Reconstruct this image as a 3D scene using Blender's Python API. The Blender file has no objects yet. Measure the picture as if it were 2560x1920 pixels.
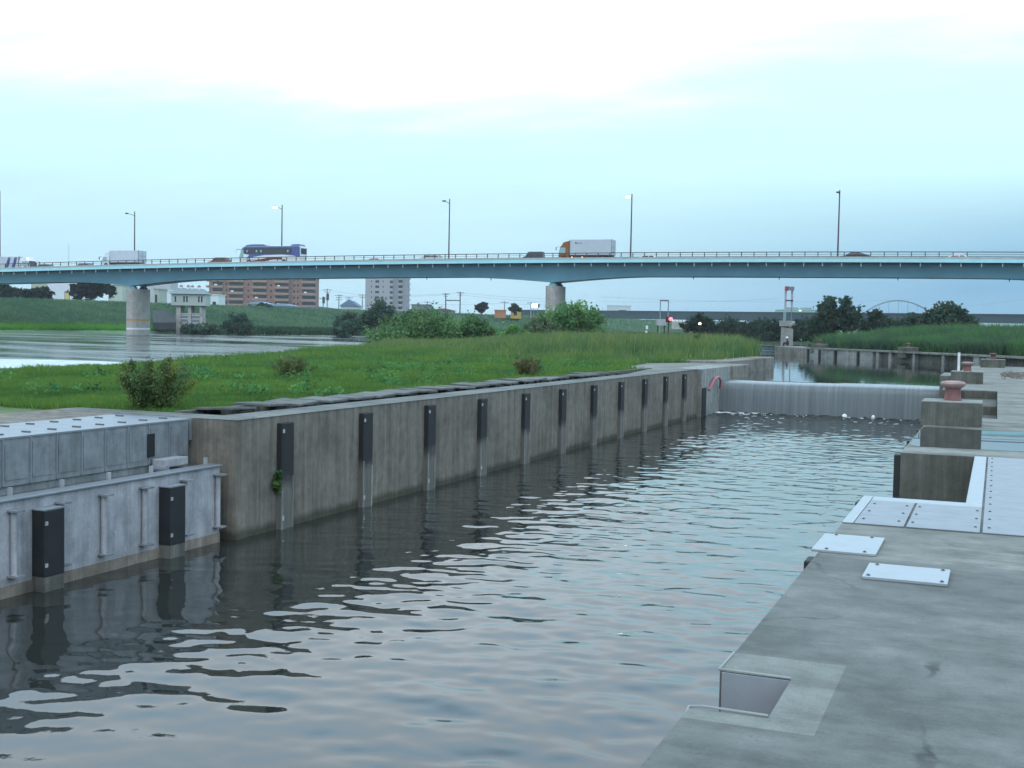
import bpy, bmesh, math, random
import numpy as np
from mathutils import Vector, Matrix
C = bpy.context.scene.collection
S = bpy.context.scene
random.seed(7); RNG = np.random.default_rng(7)
rad = math.radians

# ------------------------------------------------------------------ camera
FPX = 3000.0                      # focal length in pixels of a 2560 x 1920 frame
YAW = math.atan2(1210, FPX); ROLL = rad(1.1); EYE = np.array([0, 0, 1.55])
PITCH = math.atan((960 - (840 + .0192 * (1280 - 2490))) / FPX)
_f = np.array([-math.sin(YAW) * math.cos(PITCH), math.cos(YAW) * math.cos(PITCH), -math.sin(PITCH)])
_r0 = np.array([math.cos(YAW), math.sin(YAW), 0]); _u0 = np.cross(_r0, _f)
_r = math.cos(ROLL) * _r0 + math.sin(ROLL) * _u0
_u = -math.sin(ROLL) * _r0 + math.cos(ROLL) * _u0
cam = bpy.data.cameras.new('camera'); co = bpy.data.objects.new('camera', cam); C.objects.link(co)
m = Matrix.Identity(4)
for i in range(3):
    m[i][0], m[i][1], m[i][2], m[i][3] = _r[i], _u[i], -_f[i], EYE[i]
co.matrix_world = m
cam.sensor_width = 36; cam.lens = FPX / 2560 * 36; cam.clip_start = .1; cam.clip_end = 20000
S.camera = co

def W(px, py, D):
    "point seen at pixel (px, py) of the photograph, D metres deep"
    return EYE + (_f + _r * (px - 1280) / FPX - _u * (py - 960) / FPX) * D
def hor(px): return 840 + .0192 * (px - 2490)
def onz(px, py, z):
    d = W(px, py, 1) - EYE
    return EYE + d * ((z - EYE[2]) / d[2])
def G(px, D, z):
    p = W(px, hor(px), D); return (p[0], p[1], z)

# ------------------------------------------------------------------ world and sun
w = bpy.data.worlds.new('World'); S.world = w; w.use_nodes = True
nt = w.node_tree; N = nt.nodes; L = nt.links
bg = N['Background']; bg.inputs['Strength'].default_value = .1
SUN_EL, SUN_ROT = rad(52), rad(165)
sky = N.new('ShaderNodeTexSky'); sky.sky_type = 'NISHITA'; sky.sun_disc = False
sky.sun_elevation = SUN_EL; sky.sun_rotation = SUN_ROT
def mth(op, a, b=None, c=None, tree=None, clamp=False):
    t = tree or nt
    n = t.nodes.new('ShaderNodeMath'); n.operation = op; n.use_clamp = clamp
    for i, x in enumerate((a, b, c)):
        if x is None: continue
        if isinstance(x, (int, float)): n.inputs[i].default_value = x
        else: t.links.new(x, n.inputs[i])
    return n.outputs[0]
def ramp(tree, fac, stops, interp='LINEAR'):
    n = tree.nodes.new('ShaderNodeValToRGB'); e = n.color_ramp.elements
    n.color_ramp.interpolation = interp
    while len(e) > 1: e.remove(e[-1])
    for i, (p, c) in enumerate(stops):
        x = e[0] if i == 0 else e.new(p)
        x.position = p; x.color = (*c, 1) if len(c) == 3 else c
    tree.links.new(fac, n.inputs[0]); return n.outputs[0]
def mixc(tree, fac, a, b, mode='MIX'):
    n = tree.nodes.new('ShaderNodeMix'); n.data_type = 'RGBA'; n.blend_type = mode
    for sock, x in ((n.inputs[0], fac), (n.inputs[6], a), (n.inputs[7], b)):
        if isinstance(x, (int, float)): sock.default_value = x
        elif isinstance(x, tuple): sock.default_value = (*x, 1)
        else: tree.links.new(x, sock)
    return n.outputs[2]
tc = N.new('ShaderNodeTexCoord'); sep = N.new('ShaderNodeSeparateXYZ'); L.new(tc.outputs['Generated'], sep.inputs[0])
X_, Y_, Z_ = sep.outputs
zc = mth('MAXIMUM', Z_, 0.0)
# flat cloud deck: project the direction on a plane overhead
den = mth('ADD', zc, .10)
comb = N.new('ShaderNodeCombineXYZ')
L.new(mth('DIVIDE', X_, den), comb.inputs[0]); L.new(mth('DIVIDE', Y_, den), comb.inputs[1])
def wnoise(scale, detail, rough, off, sx=1, sy=1):
    mp = N.new('ShaderNodeMapping'); L.new(comb.outputs[0], mp.inputs[0])
    mp.inputs['Location'].default_value = (off, off * .7, 0); mp.inputs['Scale'].default_value = (sx, sy, 1)
    mp.inputs['Rotation'].default_value = (0, 0, rad(22))
    n = N.new('ShaderNodeTexNoise'); L.new(mp.outputs[0], n.inputs[0])
    n.inputs['Scale'].default_value = scale; n.inputs['Detail'].default_value = detail; n.inputs['Roughness'].default_value = rough
    return n.outputs[0]
n1 = wnoise(.55, 7, .55, 3.1, .8, 1.3); n2 = wnoise(1.6, 6, .6, 9.4, .7, 1.5)
SKY = [(0, (.46, .71, .86)), (.06, (.49, .75, .87)), (.10, (.55, .82, .90)), (.138, (.60, .92, 1.02)), (.187, (.64, 1.06, 1.26)),
       (.225, (.68, 1.20, 1.48)), (.27, (.90, 1.42, 1.78)), (.40, (1.08, 1.62, 2.05)), (.60, (.85, 1.24, 1.56)), (1, (.52, .73, .90))]
base = ramp(nt, zc, [(p_, tuple(x / 2.4 for x in c_)) for p_, c_ in SKY])
back = mth('MULTIPLY_ADD', mth('MULTIPLY_ADD', Y_, .93, mth('MULTIPLY', X_, -.25)), 1.2, .45, clamp=True)      # the bright evening sky is ahead
base = mixc(nt, mth('SUBTRACT', 1, back), base, (.40, .53, .63))
# darker blue air low to the right, over the hills
rd = mth('ADD', mth('MULTIPLY', X_, .99), mth('MULTIPLY', Y_, .12))
rf = mth('MULTIPLY', mth('MULTIPLY_ADD', rd, 2.5, .68, clamp=True), mth('MULTIPLY', mth('SUBTRACT', 1, mth('DIVIDE', zc, .125), clamp=True), 1.5), clamp=True)
col = mixc(nt, mth('MULTIPLY', rf, 1.0), base, (.060, .150, .240))
lf = mth('MULTIPLY_ADD', X_, -1.5, .62, clamp=True)
cv = mth('ADD', mth('ADD', mth('MULTIPLY', n1, .95), mth('MULTIPLY', mth('SUBTRACT', zc, .226), 2.6)), mth('MULTIPLY', mth('SUBTRACT', lf, .62), .30))
wf = mth('MULTIPLY', ramp(nt, cv, [(.38, (0,) * 3), (.64, (1,) * 3)], 'EASE'), mth('SUBTRACT', 1, mth('MULTIPLY_ADD', zc, 6., -1.75, clamp=True)))
col = mixc(nt, wf, col, (.465, .53, .58))
vv = mth('MULTIPLY_ADD', n2, .14, .955)
vm0 = N.new('ShaderNodeVectorMath'); vm0.operation = 'SCALE'; L.new(col, vm0.inputs[0]); L.new(vv, vm0.inputs[3]); col = vm0.outputs[0]
bf = mth('MULTIPLY', ramp(nt, n2, [(.42, (0,) * 3), (.66, (1,) * 3)], 'EASE'), mth('MULTIPLY_ADD', zc, 4.0, -.85, clamp=True), clamp=True)
col = mixc(nt, mth('MULTIPLY', bf, .5), col, (.44, .55, .68))
vm = N.new('ShaderNodeVectorMath'); vm.operation = 'SCALE'; L.new(col, vm.inputs[0]); vm.inputs[3].default_value = 24.0
fin = mixc(nt, .06, vm.outputs[0], sky.outputs[0])
L.new(fin, bg.inputs['Color'])
sl = bpy.data.lights.new('sun', 'SUN'); sl.energy = .6; sl.angle = rad(30); sl.color = (1, .96, .91)
so = bpy.data.objects.new('sun', sl); C.objects.link(so)
sd = Vector((math.sin(SUN_ROT) * math.cos(SUN_EL), math.cos(SUN_ROT) * math.cos(SUN_EL), math.sin(SUN_EL)))
so.rotation_euler = sd.to_track_quat('Z', 'Y').to_euler()
S.view_settings.view_transform = 'Standard'; S.view_settings.look = 'None'
S.view_settings.exposure = .25; S.view_settings.gamma = 1
S.render.engine = 'CYCLES'; S.cycles.max_bounces = 6; S.cycles.diffuse_bounces = 3; S.cycles.glossy_bounces = 3
S.cycles.use_denoising = True; S.cycles.caustics_reflective = False; S.cycles.caustics_refractive = False

# ------------------------------------------------------------------ materials
def newmat(name):
    mt = bpy.data.materials.new(name); mt.use_nodes = True
    t = mt.node_tree; return mt, t, t.nodes['Principled BSDF']
def pos(t, scale=(1, 1, 1)):
    g = t.nodes.new('ShaderNodeNewGeometry'); mp = t.nodes.new('ShaderNodeMapping')
    t.links.new(g.outputs['Position'], mp.inputs[0]); mp.inputs['Scale'].default_value = scale
    return mp.outputs[0]
def noise(t, vec, scale, detail=5, rough=.6):
    n = t.nodes.new('ShaderNodeTexNoise'); t.links.new(vec, n.inputs[0])
    n.inputs['Scale'].default_value = scale; n.inputs['Detail'].default_value = detail; n.inputs['Roughness'].default_value = rough
    return n.outputs[0]
def bump(t, b, h, strength=.3, dist=.01):
    n = t.nodes.new('ShaderNodeBump'); n.inputs['Strength'].default_value = strength; n.inputs['Distance'].default_value = dist
    t.links.new(h, n.inputs['Height']); t.links.new(n.outputs[0], b.inputs['Normal'])
def plain(name, c, rough=.6, metal=0., var=.12, scale=3., emit=None, es=1.):
    mt, t, b = newmat(name)
    n = noise(t, pos(t), scale, 4)
    lo = tuple(x * (1 - var) for x in c); hi = tuple(min(1, x * (1 + var)) for x in c)
    t.links.new(ramp(t, n, [(.3, lo), (.7, hi)]), b.inputs['Base Color'])
    b.inputs['Roughness'].default_value = rough; b.inputs['Metallic'].default_value = metal
    if emit: b.inputs['Emission Color'].default_value = (*emit, 1); b.inputs['Emission Strength'].default_value = es
    return mt
def concrete(name, c, streak=0., rough=.85, stain=.35, spec=.3, tide=None, pit=1.0, crack=0., wet=0.):
    "cast concrete: blotches, fine grain, and (streak) vertical run-down stains"
    mt, t, b = newmat(name)
    big = noise(t, pos(t, (.55, .55, .9)), 1.0, 5, .62)
    mid = noise(t, pos(t), 5.0, 6, .65)
    fine = noise(t, pos(t), 60.0, 3, .7)
    dk = tuple(x * (1 - stain) for x in c); lt = tuple(min(1, x * (1 + stain * .55)) for x in c)
    cc = ramp(t, big, [(.32, dk), (.5, c), (.68, lt)])
    el = noise(t, pos(t, (1.2, 3.6, 1.2)), 1.0, 7, .7)
    cc = mixc(t, .6, cc, mixc(t, 1, cc, ramp(t, el, [(.34, (.66,) * 3), (.5, (1.0,) * 3), (.68, (1.2,) * 3)]), 'MULTIPLY'))
    cc = mixc(t, .6, cc, mixc(t, 1, cc, ramp(t, mid, [(.3, (.62,) * 3), (.7, (1.25,) * 3)]), 'MULTIPLY'))
    cc = mixc(t, .5, cc, mixc(t, 1, cc, ramp(t, fine, [(.3, (.75,) * 3), (.7, (1.2,) * 3)]), 'MULTIPLY'))
    if streak:
        s1 = noise(t, pos(t, (5, 5, .22)), 1.0, 6, .7); s2 = noise(t, pos(t, (17, 17, .5)), 1.0, 4, .7)
        cc = mixc(t, streak, cc, mixc(t, 1, cc, ramp(t, s1, [(.33, (.52, .52, .50)), (.55, (1.0,) * 3), (.74, (1.5, 1.46, 1.36))]), 'MULTIPLY'))
        cc = mixc(t, streak * .6, cc, mixc(t, 1, cc, ramp(t, s2, [(.35, (.7,) * 3), (.62, (1.15,) * 3)]), 'MULTIPLY'))
    if wet:                                   # dark damp drifts left by rain
        wn = noise(t, pos(t, (.45, 1.5, 1)), 1.0, 6, .6)
        cc = mixc(t, mth('MULTIPLY', ramp(t, wn, [(.50, (0,) * 3), (.57, (1,) * 3), (.62, (.6,) * 3), (.7, (0,) * 3)]), wet, tree=t), cc, mixc(t, 1, cc, (.55, .54, .52), 'MULTIPLY'))
    if crack:                                 # hairline cracks and pits
        vo = t.nodes.new('ShaderNodeTexVoronoi'); vo.feature = 'DISTANCE_TO_EDGE'; vo.inputs['Scale'].default_value = .42
        ds = t.nodes.new('ShaderNodeVectorMath'); ds.operation = 'MULTIPLY_ADD'
        nn = t.nodes.new('ShaderNodeTexNoise'); nn.inputs['Scale'].default_value = 2.2; nn.inputs['Detail'].default_value = 6
        t.links.new(pos(t), nn.inputs[0]); t.links.new(nn.outputs['Color'], ds.inputs[0]); ds.inputs[1].default_value = (.5, .5, .5); t.links.new(pos(t), ds.inputs[2])
        t.links.new(ds.outputs[0], vo.inputs[0])
        gate = ramp(t, noise(t, pos(t), .8, 3), [(.48, (0,) * 3), (.60, (1,) * 3)])
        cm = mth('MULTIPLY', ramp(t, vo.outputs[0], [(0, (1,) * 3), (.004, (.8,) * 3), (.009, (0,) * 3)]), gate, tree=t)
        cc = mixc(t, mth('MULTIPLY', cm, crack, tree=t), cc, (.035, .035, .033))
        v2 = t.nodes.new('ShaderNodeTexVoronoi'); v2.inputs['Scale'].default_value = 9.; t.links.new(pos(t, (1, 1, 1)), v2.inputs[0])
        cc = mixc(t, mth('MULTIPLY', ramp(t, v2.outputs[0], [(.0, (1,) * 3), (.06, (.6,) * 3), (.09, (0,) * 3)]), crack * .7, tree=t), cc, (.07, .068, .06))
    if tide is not None:                      # algae up to the water mark
        g_ = t.nodes.new('ShaderNodeNewGeometry'); sx = t.nodes.new('ShaderNodeSeparateXYZ'); t.links.new(g_.outputs['Position'], sx.inputs[0])
        zz = mth('ADD', sx.outputs[2], mth('MULTIPLY', noise(t, pos(t, (3, 3, 1)), 1.0, 5, .7), .22, tree=t), tree=t)
        cc = mixc(t, mth('MULTIPLY_ADD', zz, -9., tide * 9. + 1.9, tree=t, clamp=True), cc, mixc(t, 1, cc, (.42, .44, .38), 'MULTIPLY'))
    t.links.new(cc, b.inputs['Base Color']); b.inputs['Roughness'].default_value = rough
    b.inputs['Specular IOR Level'].default_value = spec
    bump(t, b, fine, .25 * pit, .006)
    return mt
def vcol(name, rough=.75, spec=.15, trans=.4):
    "leaf and blade material: colour comes from each leaf's own attribute; light also passes through"
    mt, t, b = newmat(name)
    a = t.nodes.new('ShaderNodeAttribute'); a.attribute_name = 'Col'
    t.links.new(a.outputs['Color'], b.inputs['Base Color']); b.inputs['Roughness'].default_value = rough
    b.inputs['Specular IOR Level'].default_value = spec
    tr_ = t.nodes.new('ShaderNodeBsdfTranslucent'); t.links.new(a.outputs['Color'], tr_.inputs['Color'])
    mx = t.nodes.new('ShaderNodeMixShader'); mx.inputs[0].default_value = trans
    t.links.new(b.outputs[0], mx.inputs[1]); t.links.new(tr_.outputs[0], mx.inputs[2])
    t.links.new(mx.outputs[0], t.nodes['Material Output'].inputs['Surface'])
    return mt
def water_mat(name, body, bumps, rough=.02):
    mt, t, b = newmat(name)
    b.inputs['Base Color'].default_value = (*body, 1); b.inputs['Roughness'].default_value = rough
    b.inputs['IOR'].default_value = 1.55
    h = None
    for sc, wt, vec in bumps:
        n = mth('MULTIPLY', noise(t, pos(t, vec), sc, 3, .55), wt, tree=t)
        h = n if h is None else mth('ADD', h, n, tree=t)
    bump(t, b, h, 1.0, 1.0)
    return mt
M = {}
M['wall'] = concrete('lock_wall_concrete', (.215, .192, .163), streak=.66, stain=.28, tide=-1.80)
M['wall_light'] = concrete('pale_wall_concrete', (.30, .31, .30), streak=.45, stain=.25)
M['wall_rough'] = concrete('old_wall_concrete', (.24, .225, .20), streak=.6, stain=.4)
M['slab'] = concrete('pavement_concrete', (.165, .173, .162), stain=.38, rough=.8, crack=.75, wet=.35)
M['slab_b'] = concrete('pavement_concrete_b', (.215, .217, .195), stain=.3, rough=.75, crack=.6, wet=.9)
M['patch'] = concrete('repair_concrete', (.225, .235, .215), stain=.22, rough=.85, crack=.35)
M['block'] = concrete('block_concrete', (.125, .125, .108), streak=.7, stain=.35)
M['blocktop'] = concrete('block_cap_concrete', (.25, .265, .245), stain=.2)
M['lid'] = concrete('lid_concrete', (.14, .145, .14), stain=.4)
M['pier'] = concrete('pier_concrete', (.44, .425, .40), streak=.35, stain=.15)
M['dark'] = plain('recess_shade', (.012, .012, .014), .9)  # near-black colour standing in for the shade inside slots and trench
M['rubber'] = plain('black_rubber', (.014, .015, .017), .55, var=.3)
M['rubber_worn'] = concrete('worn_rubber', (.17, .165, .15), streak=.7, stain=.3)
M['chalk'] = concrete('chalky_edge', (.30, .29, .26), streak=.95, stain=.35)
M['galv'] = concrete('painted_grey_steel', (.40, .40, .43), streak=.4, stain=.12, rough=.5, pit=.2)
M['galv_side'] = concrete('sheet_steel', (.235, .25, .265), streak=.35, stain=.15, rough=.5, pit=.2)
M['plate'] = plain('bright_plate', (.42, .45, .48), .42, .75, var=.05, scale=6)
M['plate2'] = plain('brushed_plate', (.30, .32, .35), .48, .7, var=.09, scale=5)
M['bolt'] = plain('bolt_steel', (.16, .15, .16), .5, .6)
M['edging'] = plain('pale_edging', (.55, .6, .6), .4, .5)
M['trim'] = plain('worn_trim', (.29, .31, .30), .6)
M['redpaint'] = concrete('rusty_red_paint', (.19, .085, .085), streak=.5, stain=.35, rough=.6)
M['redcap'] = concrete('faded_red_cap', (.33, .22, .21), stain=.25, rough=.6)
M['pink'] = plain('pink_hose', (.45, .12, .16), .5)
M['white'] = plain('white_paint', (.74, .76, .77), .5)
M['foam'] = plain('white_foam', (.8, .82, .82), .8)
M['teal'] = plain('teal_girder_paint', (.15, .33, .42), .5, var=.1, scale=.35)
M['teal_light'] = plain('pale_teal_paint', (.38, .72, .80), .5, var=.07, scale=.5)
M['kerb'] = plain('bridge_kerb_concrete', (.40, .45, .44), .8, var=.12, scale=.8)
M['asphalt'] = plain('asphalt', (.05, .05, .052), .9)
M['rail'] = plain('brown_railing', (.055, .04, .048), .5)
M['pole'] = plain('lamp_pole_brown', (.075, .045, .06), .5)
M['lamp_on'] = plain('lit_lamp', (1, .97, .9), .5, emit=(1, .93, .82), es=12)
M['lamp_off'] = plain('unlit_lamp', (.10, .07, .08), .4)
M['glass'] = plain('dark_window_glass', (.025, .03, .035), .12)
M['glass_lit'] = plain('pale_lit_glass', (.25, .42, .42), .15)  # opaque pale colour stands in for daylight and glints in the glass
M['tyre'] = plain('tyre_rubber', (.018, .018, .02), .8)
M['chassis'] = plain('dark_chassis', (.05, .035, .04), .7)
M['steel_grey'] = plain('grey_steel', (.22, .24, .27), .55)

# ------------------------------------------------------------------ mesh helpers
class MB:
    def __init__(s): s.v = []; s.f = []; s.m = []
    def add(s, vs, fs, mi=0):
        o = len(s.v); s.v += [tuple(map(float, v)) for v in vs]
        for f in fs: s.f.append([i + o for i in f]); s.m.append(mi)
        return s
    def box(s, x0, x1, y0, y1, z0, z1, mi=0):
        return s.add([(x0, y0, z0), (x1, y0, z0), (x1, y1, z0), (x0, y1, z0), (x0, y0, z1), (x1, y0, z1), (x1, y1, z1), (x0, y1, z1)],
                     [(3, 2, 1, 0), (4, 5, 6, 7), (0, 1, 5, 4), (1, 2, 6, 5), (2, 3, 7, 6), (3, 0, 4, 7)], mi)
    def obox(s, c, sx, sy, sz, rot=(0, 0, 0), mi=0):
        from mathutils import Euler
        R = Euler(rot).to_matrix(); vs = []
        for z in (-.5, .5):
            for x, y in ((-.5, -.5), (.5, -.5), (.5, .5), (-.5, .5)):
                vs.append(tuple(R @ Vector((x * sx, y * sy, z * sz)) + Vector(c)))
        return s.add(vs, [(3, 2, 1, 0), (4, 5, 6, 7), (0, 1, 5, 4), (1, 2, 6, 5), (2, 3, 7, 6), (3, 0, 4, 7)], mi)
    def tube(s, pts, r, n=8, mi=0, caps=True):
        pts = [Vector(p) for p in pts]; rs = r if isinstance(r, (list, tuple)) else [r] * len(pts)
        vs = []
        for i, p in enumerate(pts):
            d = (pts[min(i + 1, len(pts) - 1)] - pts[max(i - 1, 0)]).normalized()
            a = d.cross(Vector((0, 0, 1)) if abs(d.z) < .9 else Vector((1, 0, 0))).normalized(); b = d.cross(a)
            for k in range(n):
                t = 2 * math.pi * k / n; vs.append(tuple(p + (a * math.cos(t) + b * math.sin(t)) * rs[i]))
        fs = []
        for i in range(len(pts) - 1):
            for k in range(n):
                k2 = (k + 1) % n; fs.append((i * n + k, i * n + k2, (i + 1) * n + k2, (i + 1) * n + k))
        if caps: fs.append(tuple(range(n - 1, -1, -1))); fs.append(tuple((len(pts) - 1) * n + k for k in range(n)))
        return s.add(vs, fs, mi)
    def lathe(s, prof, c=(0, 0, 0), n=24, mi=0):
        vs = []
        for r, z in prof:
            for k in range(n):
                t = 2 * math.pi * k / n; vs.append((c[0] + r * math.cos(t), c[1] + r * math.sin(t), c[2] + z))
        fs = []
        for i in range(len(prof) - 1):
            for k in range(n):
                k2 = (k + 1) % n; fs.append((i * n + k, i * n + k2, (i + 1) * n + k2, (i + 1) * n + k))
        fs.append(tuple(range(n - 1, -1, -1))); fs.append(tuple((len(prof) - 1) * n + k for k in range(n)))
        return s.add(vs, fs, mi)
    def prism(s, poly, a, b, axis='z', mi=0):
        "poly in the two other axes, extruded from a to b along axis"
        n = len(poly)
        def P(p, h): return (p[0], p[1], h) if axis == 'z' else ((p[0], h, p[1]) if axis == 'y' else (h, p[0], p[1]))
        vs = [P(p, a) for p in poly] + [P(p, b) for p in poly]
        fs = [tuple(range(n - 1, -1, -1)), tuple(range(n, 2 * n))] + [(i, (i + 1) % n, n + (i + 1) % n, n + i) for i in range(n)]
        return s.add(vs, fs, mi)
    def build(s, name, mats, parent=None, smooth=False, bevel=0., label=None):
        me = bpy.data.meshes.new(name); me.from_pydata(s.v, [], s.f)
        for mt in (mats if isinstance(mats, (list, tuple)) else [mats]): me.materials.append(mt)
        me.polygons.foreach_set('material_index', s.m)
        bm = bmesh.new(); bm.from_mesh(me); bmesh.ops.recalc_face_normals(bm, faces=bm.faces)
        bm.to_mesh(me); bm.free()
        if smooth: me.polygons.foreach_set('use_smooth', [True] * len(me.polygons))
        o = bpy.data.objects.new(name, me); C.objects.link(o)
        if parent: o.parent = parent
        if label: o['label'] = label
        if bevel:
            bv = o.modifiers.new('bevel', 'BEVEL'); bv.width = bevel; bv.segments = 2; bv.limit_method = 'ANGLE'
        if smooth: 
            try: me.set_sharp_from_angle(angle=rad(40))
            except Exception: pass
        return o
def np_mesh(name, V, F, cols=None, mat=None, parent=None, smooth=False):
    "V (n,3), F (m,k) with k = 3 or 4, cols (n,3)"
    V = np.asarray(V, np.float32); F = np.asarray(F, np.int32); k = F.shape[1]
    me = bpy.data.meshes.new(name); me.vertices.add(len(V)); me.vertices.foreach_set('co', V.ravel())
    me.loops.add(F.size); me.loops.foreach_set('vertex_index', F.ravel())
    me.polygons.add(len(F)); me.polygons.foreach_set('loop_start', np.arange(0, F.size, k, dtype=np.int32))
    me.polygons.foreach_set('loop_total', np.full(len(F), k, np.int32))
    if smooth: me.polygons.foreach_set('use_smooth', np.ones(len(F), bool))
    me.update(calc_edges=True)
    if cols is not None:
        a = me.color_attributes.new('Col', 'FLOAT_COLOR', 'POINT')
        a.data.foreach_set('color', np.concatenate([cols, np.ones((len(cols), 1))], 1).astype(np.float32).ravel())
    if mat: me.materials.append(mat)
    o = bpy.data.objects.new(name, me); C.objects.link(o)
    if parent: o.parent = parent
    return o
def tag(o, label, cat, group=None, kind=None):
    o['label'] = label; o['category'] = cat
    if group: o['group'] = group
    if kind: o['kind'] = kind
    return o
def thing(name, label, cat, loc=(0, 0, 0), rotz=0., group=None):
    o = bpy.data.objects.new(name, None); C.objects.link(o); o.empty_display_size = .2
    o.location = tuple(map(float, loc)); o.rotation_euler = (0, 0, rotz); return tag(o, label, cat, group)
def struct(o, label, cat): return tag(o, label, cat, kind='structure')
def dup(root, loc, rotz, label, group=None):
    r = root.copy(); C.objects.link(r); r.location = tuple(map(float, loc)); r.rotation_euler = (0, 0, rotz); r['label'] = label
    if group: r['group'] = group
    for ch in list(root.children):
        c = ch.copy(); C.objects.link(c); c.parent = r
        for g in ch.children:
            d = g.copy(); C.objects.link(d); d.parent = c
    return r
def grid_solid(mb, xs, ys, fill, z0, z1, side=None):
    "solid slab from filled grid cells; fill(i, j) gives a material index or None; z1 the top"
    nx, ny = len(xs) - 1, len(ys) - 1
    g = [[fill(i, j) for j in range(ny)] for i in range(nx)]
    get = lambda i, j: g[i][j] if 0 <= i < nx and 0 <= j < ny else None
    for i in range(nx):
        for j in range(ny):
            if g[i][j] is None: continue
            a, b, c, d = xs[i], xs[i + 1], ys[j], ys[j + 1]; mi = g[i][j]
            mb.add([(a, c, z1), (b, c, z1), (b, d, z1), (a, d, z1)], [(0, 1, 2, 3)], mi)
            for di, dj, q in ((-1, 0, [(a, d), (a, c)]), (1, 0, [(b, c), (b, d)]), (0, -1, [(a, c), (b, c)]), (0, 1, [(b, d), (a, d)])):
                if get(i + di, j + dj) is None:
                    (x0, y0), (x1, y1) = q
                    mb.add([(x0, y0, z0), (x1, y1, z0), (x1, y1, z1), (x0, y0, z1)], [(0, 1, 2, 3)], mi if side is None else side)

# ------------------------------------------------------------------ water
XE = -1.12                                   # right-hand quay edge
WL = -1.89                                   # level of the lower canal
def waves(X, Y, comps):
    Z = np.zeros_like(X)
    for lam, amp, ang, ph in comps:
        k = 2 * math.pi / lam
        Z += amp * np.sin(k * (X * math.cos(ang) + Y * math.sin(ang)) + ph)
    return Z
def build_canal():
    xs = np.arange(-12.2, -.6, .055); ys = np.concatenate([np.arange(1.5, 22, .045), np.arange(22, 50.6, .07)])
    X, Y = np.meshgrid(xs, ys)
    rg = np.random.default_rng(3)
    comps = []
    for i in range(26):
        lam = .34 * 4.2 ** rg.random(); comps.append((lam, lam * .00115 * (1 + .6 * rg.random()), rad(90 + rg.normal(0, 32)), rg.random() * 7))
    small = []
    for i in range(20):
        lam = .2 * 2.2 ** rg.random(); small.append((lam, lam * .0027 * (.6 + rg.random()), rad(90 + rg.normal(0, 42)), rg.random() * 7))
    patch = .5 + .5 * np.sin(X * .55 + Y * .31 + 1.2 * np.sin(Y * .21) + 1.0 * np.sin(X * .9 - Y * .4))
    grow = .35 + .9 * np.clip((Y - 8) / 40, 0, 1)
    side = np.clip((X + 11.2) / 3.0, .25, 1)
    Z = WL + waves(X, Y, comps) * (.75 + .5 * patch) * side ** .5 + waves(X, Y, small) * grow * side * (.4 + .9 * patch)
    Z += np.clip((Y - 44) / 6.4, 0, 1) ** 2 * (.022 + .015 * np.sin(X * 1.7 + Y) + waves(X, Y, [(.5, .02, .4, 0), (.37, .018, 1.9, 1), (.29, .015, 2.6, 2), (.8, .02, 1.2, 4)]))
    n, k = X.shape
    idx = np.arange(n * k).reshape(n, k)
    F = np.stack([idx[:-1, :-1], idx[:-1, 1:], idx[1:, 1:], idx[1:, :-1]], -1).reshape(-1, 4)
    o = np_mesh('canal_water', np.stack([X, Y, Z], -1).reshape(-1, 3), F, mat=water_mat('canal_water', (.022, .025, .022), [(5.0, .0010, (1, .8, 1)), (15, .00028, (1, 1, 1))]), smooth=True)
    struct(o, 'rippled grey green canal water below the weir', 'water')
build_canal()
def sstep(a, b, x):
    t = np.clip((x - a) / (b - a), 0, 1); return t * t * (3 - 2 * t)
UL, RL = -.55, -1.4                          # upper pool, river
def build_river():
    xs = np.concatenate([np.linspace(-420, -60, 50), np.linspace(-59, 30, 60)]); ys = np.concatenate([np.linspace(-40, 50.5, 30), np.linspace(51.5, 130, 40), np.linspace(133, 620, 80)])
    X, Y = np.meshgrid(xs, ys)
    r = X / np.maximum(Y, 30)
    Z = RL + (UL - RL) * sstep(-.34, -.23, r)
    n, k = X.shape; idx = np.arange(n * k).reshape(n, k)
    F = np.stack([idx[:-1, :-1], idx[:-1, 1:], idx[1:, 1:], idx[1:, :-1]], -1).reshape(-1, 4)
    cx = X[:-1, :-1].ravel(); cy = Y[:-1, :-1].ravel()
    keep = ~((cx > -20) & (cy < 51.4))
    mt, t, b = newmat('river_water')
    b.inputs['Base Color'].default_value = (.035, .043, .040, 1); b.inputs['IOR'].default_value = 1.45; b.inputs['Roughness'].default_value = .03
    h = mth('ADD', mth('MULTIPLY', noise(t, pos(t, (.5, 1.2, 1)), .9, 4), .035, tree=t), mth('MULTIPLY', noise(t, pos(t, (1, 1, 1)), .12, 3), .10, tree=t), tree=t)
    pm = noise(t, pos(t, (.03, .14, 1)), 1.0, 4)
    # the open river at the left is ruffled, the pool above the weir lies still
    g_ = t.nodes.new('ShaderNodeNewGeometry'); sx = t.nodes.new('ShaderNodeSeparateXYZ'); t.links.new(g_.outputs['Position'], sx.inputs[0])
    ruf = mth('MULTIPLY_ADD', sx.outputs[0], -.05, -.8, tree=t, clamp=True)
    t.links.new(mth('MULTIPLY_ADD', ramp(t, pm, [(.42, (.03,) * 3), (.60, (.24,) * 3)]), ruf, .02, tree=t), b.inputs['Roughness'])
    bump(t, b, mth('MULTIPLY', h, mth('MULTIPLY_ADD', ruf, .80, .20, tree=t), tree=t), .55, 1.0)
    o = np_mesh('river_water', np.stack([X, Y, Z], -1).reshape(-1, 3), F[keep], mat=mt, smooth=True)
    struct(o, 'calm river and upper canal pool reflecting the sky', 'water')
build_river()

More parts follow.
